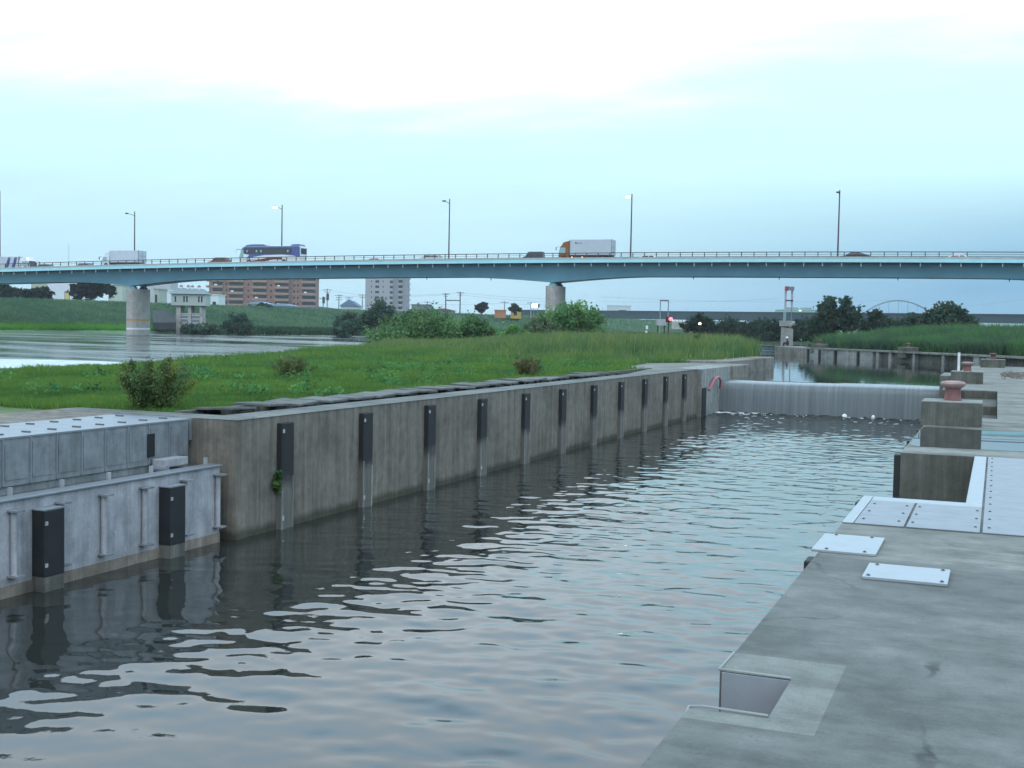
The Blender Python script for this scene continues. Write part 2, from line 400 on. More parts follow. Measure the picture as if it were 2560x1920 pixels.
ww = MB(); pts = [onz(px, py, RL + .02) for px, py in ((-60, 897), (120, 899), (240, 902), (330, 907), (362, 911), (300, 914), (150, 919), (-60, 921))]
ww.prism([(p[0], p[1]) for p in pts], RL + .012, RL + .02)
struct(ww.build('white_water', plain('white_water', (.46, .53, .57), .4, var=.25, scale=1.2), smooth=False), 'bright strip of broken white water behind the island at the left', 'water')
# ------------------------------------------------------------------ weir
t = thing('weir', 'low concrete weir across the canal with a thin sheet of water sliding over', 'weir', (0, 50.4, 0))
MB().box(-10.9, -1.3, .30, 1.6, -3.4, -.70).build('weir_body', M['wall_light'], t)
mt, tr, b = newmat('falling_water')
s1 = noise(tr, pos(tr, (4.5, .3, .12)), 1.0, 6, .7); s2 = noise(tr, pos(tr, (11, .3, .25)), 1.0, 6, .75)
cc = mixc(tr, .5, ramp(tr, s1, [(.35, (.11, .13, .14)), (.6, (.17, .195, .205)), (.78, (.28, .31, .32))]), ramp(tr, s2, [(.35, (.11, .125, .13)), (.60, (.17, .19, .2)), (.80, (.34, .37, .38))]))
tr.links.new(cc, b.inputs['Base Color']); b.inputs['Roughness'].default_value = .25; b.inputs['IOR'].default_value = 1.33
bump(tr, b, s1, .35, .03)
sheet = MB(); prof = [(1.6, -.548)]
prof += [(1.1, -.55), (.95, -.553), (.8, -.561), (.65, -.574), (.5, -.593), (.36, -.618), (.24, -.648), (.15, -.69), (.09, -.76), (.04, -.95), (0, -1.25), (-.03, -1.6), (-.06, -1.93)]
nx = 60
for i in range(nx + 1):
    x = -10.88 + (9.56) * i / nx
    for y, z in prof: sheet.v.append((x, y + .012 * math.sin(x * 5.1) * (z < -.7), z - .012 * math.sin(x * .7 + 1)))
k = len(prof)
for i in range(nx):
    for j in range(k - 1): sheet.f.append([i * k + j, (i + 1) * k + j, (i + 1) * k + j + 1, i * k + j + 1]); sheet.m.append(0)
sheet.build('water_sheet', mt, t, smooth=True)
fo = MB()
for i in range(150):
    x = random.uniform(-10.8, -1.6); y = 50.3 - abs(random.gauss(0, .5))
    if random.random() < .85: x = -10.75 + abs(random.gauss(0, .8)); y = 50.3 - abs(random.gauss(0, .55))
    r = random.uniform(.01, .035) if x > -9 else random.uniform(.02, .055); z = WL + .03 + .02 * random.random()
    fo.obox((x, y, WL + .03), r * 3.2, r * 1.6, .022, (random.uniform(-.1, .1), random.uniform(-.1, .1), random.uniform(-.5, .5)))
tag(fo.build('foam', M['foam'], smooth=True), 'white froth at the foot of the weir', 'foam', kind='stuff')
for (px, py, lab) in ((2113, 1044, 'larger white foam chunk floating at the weir foot'), (2189, 1044, 'smaller white foam chunk floating nearer the bollard block')):
    p = onz(px, py, WL); r = .11 if px < 2150 else .075
    o = MB().lathe([(r * .5, -.05), (r * 1.0, .0), (r * .95, .07), (r * .6, .12), (.01, .14)], (p[0], min(p[1], 50.1), WL + .03), 9).build('foam_chunk', M['foam'], smooth=True)
    tag(o, lab, 'foam chunk', 'foam chunks at the weir')

# ------------------------------------------------------------------ left lock wall
t = thing('lock_wall', 'long dark concrete lock wall with black fender strips along the canal', 'wall')
mb = MB()
xs = [-14.8, -13.32, -12.6, -11.75, -11.0]; ys = [2, 15.78, 16.5, 39.5, 47.0]
def fl(i, j):
    if j == 0: return 0 if i == 0 else None
    if j == 1: return 0
    return 0 if i >= 3 else None
grid_solid(mb, xs, ys, fl, -3.5, 0.)
mb.box(-12.6, -11.75, 16.5, 47, -3.0, -.22)
mb.build('wall_body', M['wall'], t, bevel=.03)
MB().box(-11.76, -10.985, 15.77, 47.02, .0, .004).build('wall_cap', M['slab'], t)
MB().box(-14.8, -11.76, 15.79, 16.5, .0, .004).build('apron', M['slab'], t)
MB().prism([(-11.75, 39.6), (-11.0, 47.0), (-10.85, 47.0), (-10.85, 55.4), (-12.6, 58.2), (-14.8, 53.2), (-13.9, 45.6), (-12.6, 45.4)], -3, -.002).build('platform', M['slab_b'], t)
pl = MB(); pl.box(-12.0, -10.83, 47.05, 52.6, -3, .012); pl.build('smooth_panel', M['wall_light'], t, bevel=.02)
pl = MB(); pl.box(-12.0, -10.7, 52.62, 56.0, -3, .02); pl.box(-14.5, -11.75, 56.2, 69, -3, .12); pl.build('end_block', M['wall_rough'], t, bevel=.04)
MB().box(-10.86, -10.80, 47.06, 47.75, -1.95, -.75).build('gate_slot_shade', M['dark'], t)  # black box proud of the wall, painted shade of the gate recess
mtf, tf, bf_ = newmat('worn_fender')                                # black rubber worn grey towards the water
g_ = tf.nodes.new('ShaderNodeNewGeometry'); sx = tf.nodes.new('ShaderNodeSeparateXYZ'); tf.links.new(g_.outputs['Position'], sx.inputs[0])
zz = mth('ADD', sx.outputs[2], mth('MULTIPLY', noise(tf, pos(tf, (14, 1.1, 2.)), 1.0, 5, .7), .55, tree=tf), tree=tf)
wr = ramp(tf, noise(tf, pos(tf, (9, 9, .6)), 1.0, 5, .7), [(.3, (.10, .098, .09)), (.6, (.16, .155, .142)), (.8, (.24, .235, .22))])
tf.links.new(mixc(tf, mth('MULTIPLY_ADD', zz, -4.2, -2.9, tree=tf, clamp=True), (.015, .016, .018), wr), bf_.inputs['Base Color']); bf_.inputs['Roughness'].default_value = .6
for k in range(11):
    y = 17.1 + 2.756 * k
    f = MB().box(-11.03, -10.90, y - .185, y + .185, -1.95, -.12).build('fender', mtf, t, bevel=.012)
    for sx_ in (-1, 1):
        MB().box(-11.03, -10.896, y + sx_ * .16 - .02, y + sx_ * .16 + .02, -1.9, -1.12 + .12 * math.sin(k * 2.1 + sx_)).build('pale_edge', M['chalk'], f)
    MB().box(-11.0, -10.885, y - .165, y - .12, -.28, -.22).build('bolt_plate', M['edging'], f)
    if k < 4: MB().box(-11.0, -10.885, y - .165, y - .12, -1.74, -1.66).build('bolt_plate', M['edging'], f)
# loose lids lying on the trench behind the wall
lr = random.Random(4)
WORDS = ['first', 'second', 'third', 'fourth', 'fifth', 'sixth', 'seventh', 'eighth', 'ninth', 'tenth', 'eleventh', 'twelfth', 'thirteenth', 'fourteenth', 'fifteenth', 'sixteenth', 'seventeenth', 'eighteenth', 'nineteenth', 'twentieth', 'twenty-first', 'twenty-second']
MB().box(-12.58, -11.77, 16.52, 46.9, -.20, -.19).build('trench_floor', M['dark'], t)  # floor coloured near black for the shade down in the trench
MB().box(-12.76, -12.60, 16.52, 46.0, -.5, .028).build('trench_curb', M['block'], t)
for k in range(22):
    y = 17.25 + 1.03 * k
    o = MB().obox((-12.22 + lr.uniform(-.05, .05), y, .052 + .03 * lr.random()), .76, .66 + .08 * lr.random(), .05, (rad(lr.uniform(-3.5, 3.5)), rad(lr.uniform(-3, 3)), rad(lr.uniform(-3, 3)))).build('trench_lid', M['lid'], bevel=.012)
    tag(o, f'grey concrete lid behind the lock wall, {WORDS[k]} of the row counting from the steel cover', 'concrete lid', 'concrete lids along the lock wall')
    for fx in (-12.52, -11.84): MB().box(fx - .05, fx + .05, y - .16, y + .16, -.2, .03).build('support', M['dark'], o)  # coloured near black as the shade beneath each lid
# pink hose looped over the wall by the weir and its white valve
hz = [(-10.80, 48.15, -.86), (-10.72, 48.4, -.62), (-10.68, 48.75, -.42), (-10.67, 49.1, -.36), (-10.67, 49.5, -.40), (-10.68, 49.85, -.55), (-10.74, 50.0, -.86)]
tag(MB().tube(hz, .05, 8).build('hose', M['pink'], smooth=True), 'pink hose looped like an arch on the wall beside the weir', 'hose')

# ------------------------------------------------------------------ steel cover and steel barrier at the left
t = thing('steel_cover', 'grey sheet steel box cover with a bright flat top beside the lock wall', 'steel cover')
MB().box(-13.30, -11.84, 2, 15.68, -.9, -.03).build('frame', M['galv_side'], t)
seams = [15.62 - .478 * k for k in range(17)]
for k in range(len(seams) - 1):
    y1, y0 = seams[k] - .006, seams[k + 1] + .006
    pb = MB().box(-11.84, -11.80, y0, y1, -.64, -.006); pb.box(-11.80, -11.792, y0 + .035, y1 - .035, -.56, -.09)
    pb.build('side_panel', M['galv_side'], t)
    MB().box(-11.80, -11.785, y0 - .012, y0 + .004, -.63, -.01).build('seam_strip', M['steel_grey'], t)
    tb = MB().box(-13.30, -11.79, y0, y1, -.028, .002).build('top_plate', M['plate2'], t, bevel=.004)
    for xx in (-12.95, -12.1):
        MB().box(xx - .07, xx + .07, (y0 + y1) / 2 - .015, (y0 + y1) / 2 + .015, .002, .022).build('handle', M['bolt'], tb)
MB().box(-11.79, -11.775, 14.62, 14.78, -.52, -.17).build('slot_shade', M['dark'], t)  # raised black strip paints the shade inside a slot
MB().box(-13.3, -11.84, 15.70, 15.77, -.35, .0).build('end_plate', M['steel_grey'], t)
t = thing('hinge_bracket', 'small steel hinge bracket on the ledge between the cover and the barrier', 'bracket', (-11.6, 14.9, -.75))
MB().box(-.16, .06, -.20, .38, .08, .20).build('arm', M['galv'], t, bevel=.01)
MB().tube([(-.15, -.18, .06), (.10, -.18, .06)], .06, 10).build('pin', M['steel_grey'], t)
MB().box(-.14, .16, -.1, .5, .0, .03).build('base_plate', M['steel_grey'], t)
o = MB().box(-11.84, -11.32, 2, 15.77, -3, -.75).build('ledge', M['block'])
tag(o, 'narrow dark concrete ledge between the steel cover and the barrier', 'ledge')
t = thing('steel_barrier', 'pale grey steel barrier standing in the canal with pipe ribs and two black fenders', 'barrier')
MB().box(-11.34, -11.14, 4, 15.54, -2.6, -.70).build('panel', M['galv'], t, bevel=.01)
MB().box(-11.37, -11.10, 4, 15.56, -.70, -.675).build('top_plate', M['plate2'], t, bevel=.005)
MB().box(-11.145, -11.132, 4, 15.545, -1.93, -1.74).build('rusty_foot', concrete('rusty_foot', (.30, .25, .21), streak=.6), t)
for yy in (15.44, 14.62, 13.72, 12.88, 12.08, 11.28, 10.4, 9.5):
    rb = MB().tube([(-11.10, yy, -1.62), (-11.10, yy, -.84)], .04, 10).build('pipe_rib', M['galv'], t, smooth=True)
    for z in (-.82, -1.63):
        MB().box(-11.14, -10.99, yy - .075, yy + .075, z - .012, z + .012).build('flange', M['galv_side'], rb)
for yy in (14.26, 11.80, 9.0):
    f = MB().box(-11.15, -10.94, yy - .18, yy + .17, -1.70, -.86).build('fender', M['rubber'], t, bevel=.01)
    MB().box(-11.14, -10.945, yy - .175, yy + .165, -1.93, -1.70).build('worn_base', M['rubber_worn'], f)
    MB().box(-11.15, -10.95, yy - .19, yy + .18, -.86, -.845).build('top_flange', M['steel_grey'], f)
    for z in (-1.02, -1.55): MB().box(-10.945, -10.93, yy - .17, yy - .125, z - .025, z + .025).build('bolt_plate', M['galv'], f)
for yy in (15.5, 14.2, 13.3, 12.4, 11.5):
    MB().box(-11.40, -11.36, yy - .025, yy + .025, -.72, -.58).build('lug', M['galv'], t)

# ------------------------------------------------------------------ right-hand quay
mb = MB()
xs = [XE, -.9, -.8, -.6, -.22, .05, 9.0]
ys = [-6, 4.66, 4.80, 5.38, 5.72, 8.58, 10.02, 11.78, 16.42, 17.6, 21.4, 24.2, 36.2, 49.0, 66]
def fr(i, j):
    x, y = (xs[i] + xs[i + 1]) / 2, (ys[j] + ys[j + 1]) / 2
    if x < -.8 and 4.8 < y < 5.38: return None
    if x < -.22 and 11.78 < y < 16.42: return None
    if -.9 < x < .05 and 24.2 < y < 36.2: return None
    if x < -.6 and 4.66 < y < 5.72: return 2
    if 8.58 < y < 10.02: return 1
    if y > 16.42: return 1
    return 0
grid_solid(mb, xs, ys, fr, -3.2, 0., 3)
mb.box(-1.42, XE - .001, 36.4, 66, -3, -.003, 1)
mb.box(-2.0, -1.421, 48.8, 53, -3, -.006, 1)
qy = mb.build('pavement', [M['slab'], M['slab_b'], M['patch'], M['block']], bevel=.012)
struct(qy, 'concrete quay pavement along the right side of the canal', 'pavement')
st = MB()
for k in range(3): st.box(-.9, .05, 24.2, 36.0 - 3.9 * k, -3.1, -.2 * (3 - k) if False else -.2 - .2 * k) if False else None
st.box(-.9, .05, 32.4, 36.2, -3.1, -.22); st.box(-.9, .05, 28.6, 32.4, -3.1, -.44); st.box(-.9, .05, 24.2, 28.6, -3.1, -.66)
tag(st.build('stone_steps', M['block'], bevel=.012), 'sunken concrete steps behind the nearest bollard block', 'steps')
# rounded pale edging round the near notch
tag(MB().tube([(XE - .005, 5.72, .0), (XE - .005, 5.385, .006), (-1.08, 5.375, .01), (-.8, 5.375, .008)], .006, 8).build('edge_trim', M['trim'], smooth=True), 'thin pale metal trim on the far lip of the quay notch', 'edge trim')
tag(MB().tube([(-.8, 4.805, .008), (-1.07, 4.805, .01), (XE - .003, 4.80, .004), (XE - .004, 4.70, -.03)], .006, 8).build('edge_trim', M['trim'], smooth=True), 'thin pale metal trim on the near lip of the quay notch', 'edge trim')
tag(MB().box(XE + .012, -.802, 5.365, 5.379, -2.0, -.003).build('notch_liner', plain('lavender_steel', (.27, .28, .31), .6, .1)), 'smooth lavender grey steel lining on the far face of the quay notch', 'steel lining')
# thin wet seams / joints
pud = MB()
pts = []
import cmath
for k in range(96):
    a = 2 * math.pi * k / 96
    ex = 1.37 * math.copysign(abs(math.cos(a)) ** .12, math.cos(a)); ey = 1.78 * math.copysign(abs(math.sin(a)) ** .10, math.sin(a))
    pts.append((.27 + ex + .0 * k, 19.3 + ey * (1 + .03 * math.sin(3 * a + 1)) - .14 * ex * (ey > 0)))
pud.prism(pts, .001, .004)
mtw, tw, bw = newmat('puddle_water'); bw.inputs['Base Color'].default_value = (.04, .045, .045, 1); bw.inputs['Roughness'].default_value = .01; bw.inputs['IOR'].default_value = 1.33
tag(pud.build('puddle', mtw), 'still puddle on the quay in front of the bollard block', 'puddle', kind='structure')
def plate(x0, x1, y0, y1, label, z=.0, th=.012, mat='plate2', bolts=None, group='steel cover plates on the quay', nm='cover_plate'):
    t = thing(nm, label, 'steel plate', ((x0 + x1) / 2, (y0 + y1) / 2, z), 0, group)
    hx, hy = (x1 - x0) / 2, (y1 - y0) / 2
    MB().box(-hx, hx, -hy, hy, .001, th).build('sheet', M[mat], t, bevel=.003)
    for bx, by in bolts or []:
        MB().lathe([(.014, th), (.014, th + .003), (.008, th + .004), (.008, th + .009)], (bx, by, 0), 8).build('bolt', M['bolt'], t)
    return t
plate(-.74, -.23, 7.80, 8.28, 'bright white steel plate lying alone on the near grey slab', mat='plate', th=.022, bolts=[(-.2, .19), (.21, .19), (-.22, -.2), (.22, -.2)])
plate(-1.17, -.73, 8.63, 9.36, 'square bright plate set over the quay edge beside the pale seam', mat='plate', th=.02, bolts=[(-.13, .32), (.13, .32), (-.12, -.32), (.14, -.32)])
rows = [10.05, 10.53, 11.0, 11.5]
nmr = ['nearest', 'middle', 'farthest']
MB0 = None
o = MB().box(XE - .003, XE + .085, 10.05, 11.76, .001, .014).build('edge_strip', M['plate'], bevel=.004); tag(o, 'narrow bright steel strip along the quay edge beside the plated floor', 'steel strip')
for r in range(3):
    y0, y1 = rows[r] + .004, rows[r + 1] - .004
    dxb = .05
    plate(XE + .09, -.645, y0, y1, f'{nmr[r]} short steel plank next to the canal edge', bolts=[(-.14 , .0), (.14, 0)])
    plate(-.625, -.075, y0, y1, f'{nmr[r]} steel plank in the middle column before the open slot', bolts=[(-.24, .0), (.24, 0)])
for r in range(13):
    y0 = 10.05 + .487 * r + .004; y1 = y0 + .479
    plate(-.055, 1.3, y0, y1, f'{WORDS[r]} long steel plank from the pale seam in the right-hand column', bolts=[(-.63, .0), (.3, 0)])
plate(XE + .09, -.075, 11.52, 11.76, 'narrow steel sill plank on the near lip of the open slot', mat='plate', bolts=[])
plate(-.215, -.075, 11.78, 16.38, 'long narrow steel strip beside the open slot', mat='plate', bolts=[])
# black fender strips on the quay edge
for y, lab, z0 in ((16.55, 'black rubber fender at the far corner of the open slot', -.03), (18.9, 'black fender strip on the quay edge level with the puddle', -.04), (21.3, 'black fender strip on the quay edge below the bollard block', -.05), (8.62, 'black fender end peeping out under the square edge plate', -.05), (11.9, 'black fender strip at the near corner of the open slot', -.06)):
    t = thing('rubber_fender', lab, 'fender', (XE, y, 0), 0, 'rubber fenders along the quay')
    MB().box(-.085, .01, -.10, .10, -1.0, z0).build('pad', M['rubber'], t, bevel=.012)
    MB().box(-.08, .01, -.09, .09, -1.95, -1.0).build('worn_base', M['rubber_worn'], t)
# bollards on concrete plinths
def bollard(loc, sx, sy, h, s, label, rotz=0., capm='redcap'):
    t = thing('mooring_bollard', label, 'bollard', loc, rotz, 'red mooring bollards on concrete plinths')
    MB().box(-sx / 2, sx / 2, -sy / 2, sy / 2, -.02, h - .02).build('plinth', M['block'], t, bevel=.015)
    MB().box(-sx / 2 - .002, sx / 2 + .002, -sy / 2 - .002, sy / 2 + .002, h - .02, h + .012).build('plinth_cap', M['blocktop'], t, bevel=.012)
    MB().lathe([(.155 * s, h + .01), (.15 * s, h + .03), (.135 * s, h + .06), (.128 * s, h + .20 * s), (.14 * s, h + .235 * s)], n=28).build('post', M['redpaint'], t, smooth=True)
    MB().lathe([(.14 * s, h + .225 * s), (.175 * s, h + .245 * s), (.205 * s, h + .28 * s), (.21 * s, h + .305 * s), (.19 * s, h + .335 * s), (.10 * s, h + .352 * s), (.01, h + .356 * s)], n=28).build('cap', M[capm], t, smooth=True)
    return t
bollard((-.685, 22.13, 0), .97, .88, .41, 1., 'nearest and largest red bollard on its concrete plinth by the puddle')
bollard((-.87, 41.65, 0), .97, .9, .38, .9, 'second red bollard on a plinth beside the thin white pole')
bollard((-.17, 63.6, 0), 1.12, .9, .40, .85, 'third red bollard on a plinth at the end of the near quay', capm='redpaint')
o = MB().tube([(-1.28, 46.8, 0), (-1.28, 46.8, .92)], .045, 8).build('marker_pole', M['white']); tag(o, 'thin white pole at the quay edge behind the second bollard', 'pole')
deb = MB()
for k in range(260):
    x = abs(random.gauss(0, .9)) + .2; y = random.gauss(52, 2.2)
    deb.obox((x, y, .015), random.uniform(.03, .16), random.uniform(.02, .08), .02, (0, 0, random.random() * 6))
tag(deb.build('debris', plain('brown_debris', (.16, .13, .11), .9, var=.4)), 'brown flood litter strewn across the quay beyond the steps', 'litter', kind='stuff')

# ------------------------------------------------------------------ foliage helpers
def shade(base, n, rg, var=.22, hue=.12):
    k = 1 + rg.normal(0, var, (n, 1)); h = rg.normal(0, hue, (n, 1))
    c = np.array(base)[None, :] * np.clip(k, .35, 1.9) * np.concatenate([1 + h, np.ones_like(h), 1 - h], 1)
    return np.clip(c, .004, .6)
def pnoise(x, y, sc, seed=0):
    rg = np.random.default_rng(seed); z = np.zeros_like(x)
    for i in range(7):
        a = rg.random() * 6.28; k = (1.7 ** i) * .5 / sc
        z += np.sin((x * math.cos(a) + y * math.sin(a)) * k * 6.28 + rg.random() * 6.28) / (1.35 ** i)
    return z / 2.4
def blades(name, P, h, wd, cols, mat, lean=.35, rg=RNG, tips=True):
    n = len(P); a = rg.random(n) * 2 * math.pi; b = rg.random(n) * 2 * math.pi
    dx = np.stack([np.cos(a), np.sin(a), np.zeros(n)], 1) * (wd / 2)[:, None]
    ln = (np.abs(rg.normal(0, lean, n)) * h)[:, None] * np.stack([np.cos(b), np.sin(b), np.zeros(n)], 1)
    mid = P + ln * .35 + np.array([0, 0, 1]) * (h * .6)[:, None]
    tip = P + ln + np.array([0, 0, 1]) * (h * (1 - .12 * rg.random(n)))[:, None]
    V = np.stack([P - dx, P + dx, mid + dx * .75, mid - dx * .75, tip], 1).reshape(-1, 3)
    i = np.arange(n)[:, None] * 5
    F = np.concatenate([i + np.array([[0, 1, 2]]), i + np.array([[0, 2, 3]]), i + np.array([[3, 2, 4]])], 0)
    return np_mesh(name, V, F, np.repeat(cols, 5, 0), mat)
LEAF = vcol('leaf'); GRASS = vcol('grass_blade')
BARK = plain('bark', (.07, .055, .045), .9)
def leaves(blobs, n, size, base, rg, var=.25, hue=.12, clumps=None, sway=None):
    """leaf faces scattered in clumps through several ellipsoids; blobs: (cx, cy, cz, rx, ry, rz)"""
    vol = np.array([b[3] * b[4] * b[5] for b in blobs]) ** .67; vol /= vol.sum()
    nc = clumps or max(20, n // 38)
    bi = rg.choice(len(blobs), nc, p=vol); B = np.array(blobs)[bi]
    d = rg.normal(0, 1, (nc, 3)); d /= np.linalg.norm(d, axis=1)[:, None]
    r = np.clip(rg.random(nc) ** .45, 0, 1)[:, None] * (1 + rg.normal(0, .07, (nc, 1)))
    cc = B[:, :3] + d * r * B[:, 3:]
    cr = B[:, 3:].mean(1) * (.13 + .14 * rg.random(nc))
    ccol = shade(base, nc, rg, var, hue)
    ci = rg.integers(0, nc, n)
    p = cc[ci] + rg.normal(0, 1, (n, 3)) * cr[ci][:, None] * np.array([1, 1, .75])
    s = size * (.6 + .9 * rg.random(n))[:, None]
    u = rg.normal(0, 1, (n, 3)); u /= np.linalg.norm(u, axis=1)[:, None]
    q = rg.normal(0, 1, (n, 3)); v = np.cross(u, q); v /= np.linalg.norm(v, axis=1)[:, None]
    V = np.stack([p - u * s, p - v * s * .55 + u * s * .1, p + u * s, p + v * s * .55 + u * s * .1], 1).reshape(-1, 3)
    F = np.arange(4 * n).reshape(n, 4)
    col = ccol[ci] * (1 + rg.normal(0, .12, (n, 1)))
    return V, F, np.repeat(np.clip(col, .004, .6), 4, 0)
def tree(name, label, cat, loc, blobs, n, size, base, trunk_r=.2, seed=1, group=None, stems=1, var=.25, hue=.1, gap=None):
    rg = np.random.default_rng(seed)
    t = thing(name, label, cat, loc, 0, group)
    V, F, c = leaves(blobs, n, size, base, rg, var, hue)
    if gap is not None:
        pc = V.reshape(-1, 4, 3).mean(1); keep = np.ones(len(pc), bool)
        for g in gap:
            keep &= (((pc - np.array(g[:3])) / np.array(g[3:])) ** 2).sum(1) > 1
        V = V.reshape(-1, 4, 3)[keep].reshape(-1, 3); c = c.reshape(-1, 4, 3)[keep].reshape(-1, 3); F = np.arange(len(V)).reshape(-1, 4)
    np_mesh('crown', V, F, c, LEAF, t)
    mb = MB()
    zmid = min(b[2] for b in blobs)
    for s in range(stems):
        ox = (s - (stems - 1) / 2) * trunk_r * 5
        mb.tube([(ox, 0, -.3), (ox + .05, 0, zmid * .5), (ox * 1.2, 0, max(zmid, .3))], [trunk_r * 1.25, trunk_r, trunk_r * .75], 7)
    for b in blobs:
        mb.tube([(0, 0, max(zmid, .3) * .8), ((b[0]) * .6, b[1] * .6, (max(zmid, .3) + b[2]) / 2), (b[0], b[1], b[2] + b[5] * .3)], [trunk_r * .6, trunk_r * .4, trunk_r * .15], 6)
    mb.build('trunk', BARK, t, smooth=True)
    return t
def px_tree(name, label, cat, px0, px1, ytop, ybase, D, n, size, base, seed, group=None, lobes=5, trunk_r=.2, stems=1, low=.0, gap=None, var=.25, squash=1., dy=0., spread=.34, rr=(.30, .20)):
    "a tree whose outline fills the pixel box (px0..px1, ytop..ybase) of the photograph at depth D"
    rg = random.Random(seed); cx = (px0 + px1) / 2
    p = W(cx, ybase, D); H = (ybase - ytop) / FPX * D; Wd = (px1 - px0) / FPX * D
    blobs = []
    for k in range(lobes):
        a = rg.uniform(-1, 1) if lobes > 1 else 0
        if lobes > 1: a = -1 + 2 * k / (lobes - 1) + rg.uniform(-.12, .12)
        rx = Wd * rg.uniform(rr[1], rr[0]); hh = (1 - .38 * a * a * squash) * rg.uniform(.88, 1.0)
        rz = H * (hh - low) * .5
        blobs.append((a * (Wd / 2 - rx), rg.uniform(-.25, .25) * Wd, H * low + rz, rx, rx * 1.1, rz * .98))
    cY = math.cos(YAW); sY = math.sin(YAW)
    blobs = [(b[0] * cY - b[1] * sY, b[0] * sY + b[1] * cY, *b[2:]) for b in blobs]
    return tree(name, label, cat, p, blobs, n, size, base, trunk_r, seed, group, stems, gap=gap, var=var)

# ------------------------------------------------------------------ island
SOIL = plain('grassy_soil', (.07, .12, .035), .95, var=.35, scale=1.5)
ISL = [(-12.75, 16.5), (-12.75, 45.4), (-13.9, 45.6), (-14.8, 53.2), (-12.6, 58.2), (-12.8, 70), (-14.5, 79), (-17.5, 88), (-24, 120), (-58, 124), (-52, 100), (-38, 68), (-31, 47), (-29.9, 41), (-28.8, 35), (-28.1, 31), (-27.4, 27), (-27, 8), (-14.8, 8), (-14.8, 16.5)]
mb = MB(); n = len(ISL)
cx_, cy_ = -21, 45
outer = []
for x, y in ISL:
    far = (x < -20 or y > 60)
    outer.append((x - 2.6 if far and x < -20 else x, y + (2.5 if y > 80 else 0)))
mb.add([(x, y, -.06) for x, y in ISL] + [(x, y, -1.9) for x, y in outer], [tuple(range(n))] + [(i, (i + 1) % n, n + (i + 1) % n, n + i) for i in range(n)])
struct(mb.build('island_ground', SOIL), 'low green island between the canal and the river', 'ground')
def inside(P, poly):
    x, y = P[:, 0], P[:, 1]; r = np.zeros(len(P), bool); j = len(poly) - 1
    for i in range(len(poly)):
        xi, yi = poly[i]; xj, yj = poly[j]
        r ^= ((yi > y) != (yj > y)) & (x < (xj - xi) * (y - yi) / (yj - yi + 1e-12) + xi); j = i
    return r
def scatter(n, x0, x1, y0, y1, poly, seed):
    rg = np.random.default_rng(seed); P = np.stack([rg.uniform(x0, x1, n), rg.uniform(y0, y1, n)], 1)
    return P[inside(P, poly)]
def grass_patch(n, x0, x1, y0, y1, hfun, wd, base, seed, base2, name='g'):
    rg = np.random.default_rng(seed)
    P = scatter(n, x0, x1, y0, y1, ISL, seed); q = pnoise(P[:, 0], P[:, 1], 4.0, 5); q2 = pnoise(P[:, 0], P[:, 1], 1.1, 9)
    h = hfun(P[:, 0], P[:, 1], q, q2) * (.55 + .6 * rg.random(len(P)))
    f = np.clip(.5 + .75 * q + .45 * q2, 0, 1)[:, None]
    c = shade((1, 1, 1), len(P), rg, .22, .10) * (np.array(base)[None] * (1 - f) + np.array(base2)[None] * f)
    yl = rg.random(len(P)) < .06
    c[yl] = c[yl] * np.array([1.9, 1.25, .9])
    return np.concatenate([P, np.full((len(P), 1), -.07)], 1), h, wd * (.6 + .8 * rg.random(len(P))), np.clip(c, .005, .6)
G1, G2, G3 = (.125, .270, .070), (.215, .400, .085), (.115, .275, .10)
parts = [grass_patch(95000, -24, -12.6, 16.4, 27, lambda x, y, q, q2: .13 + .05 * q + .05 * q2, .018, G1, 1, G2),
         grass_patch(60000, -30, -12.6, 25, 40, lambda x, y, q, q2: .15 + .07 * q + .06 * q2, .026, G1, 2, G2),
         grass_patch(62000, -38, -12.6, 38, 60, lambda x, y, q, q2: .20 + .12 * sstep(42, 56, y) + .08 * q + .07 * q2 + .12 * sstep(-22, -28, x), .038, G3, 3, G2)]
P, h, wd, c = (np.concatenate([p[i] for p in parts]) for i in range(4))
tag(blades('short_grass', P, np.maximum(h, .05), wd, c, GRASS, .55), 'short bright green grass on the near part of the island', 'grass', kind='stuff')
a = grass_patch(95000, -60, -12.4, 50, 112, lambda x, y, q, q2: .30 + (.12 + .85 * sstep(-.50, -.34, x / y)) * sstep(54, 68, y) + .18 * q + .12 * q2, .06, G3, 4, (.26, .38, .12))
tn = RNG.random(len(a[0])) < .11
a[3][tn] = np.array([.21, .225, .11]) * (1 + RNG.normal(0, .15, (tn.sum(), 1))); a[1][tn] *= 1.2; a[2][tn] *= .6
tag(blades('tall_grass', a[0], np.maximum(a[1], .1), a[2], a[3], GRASS, .28), 'tall olive green grass at the far end of the island', 'grass', kind='stuff')
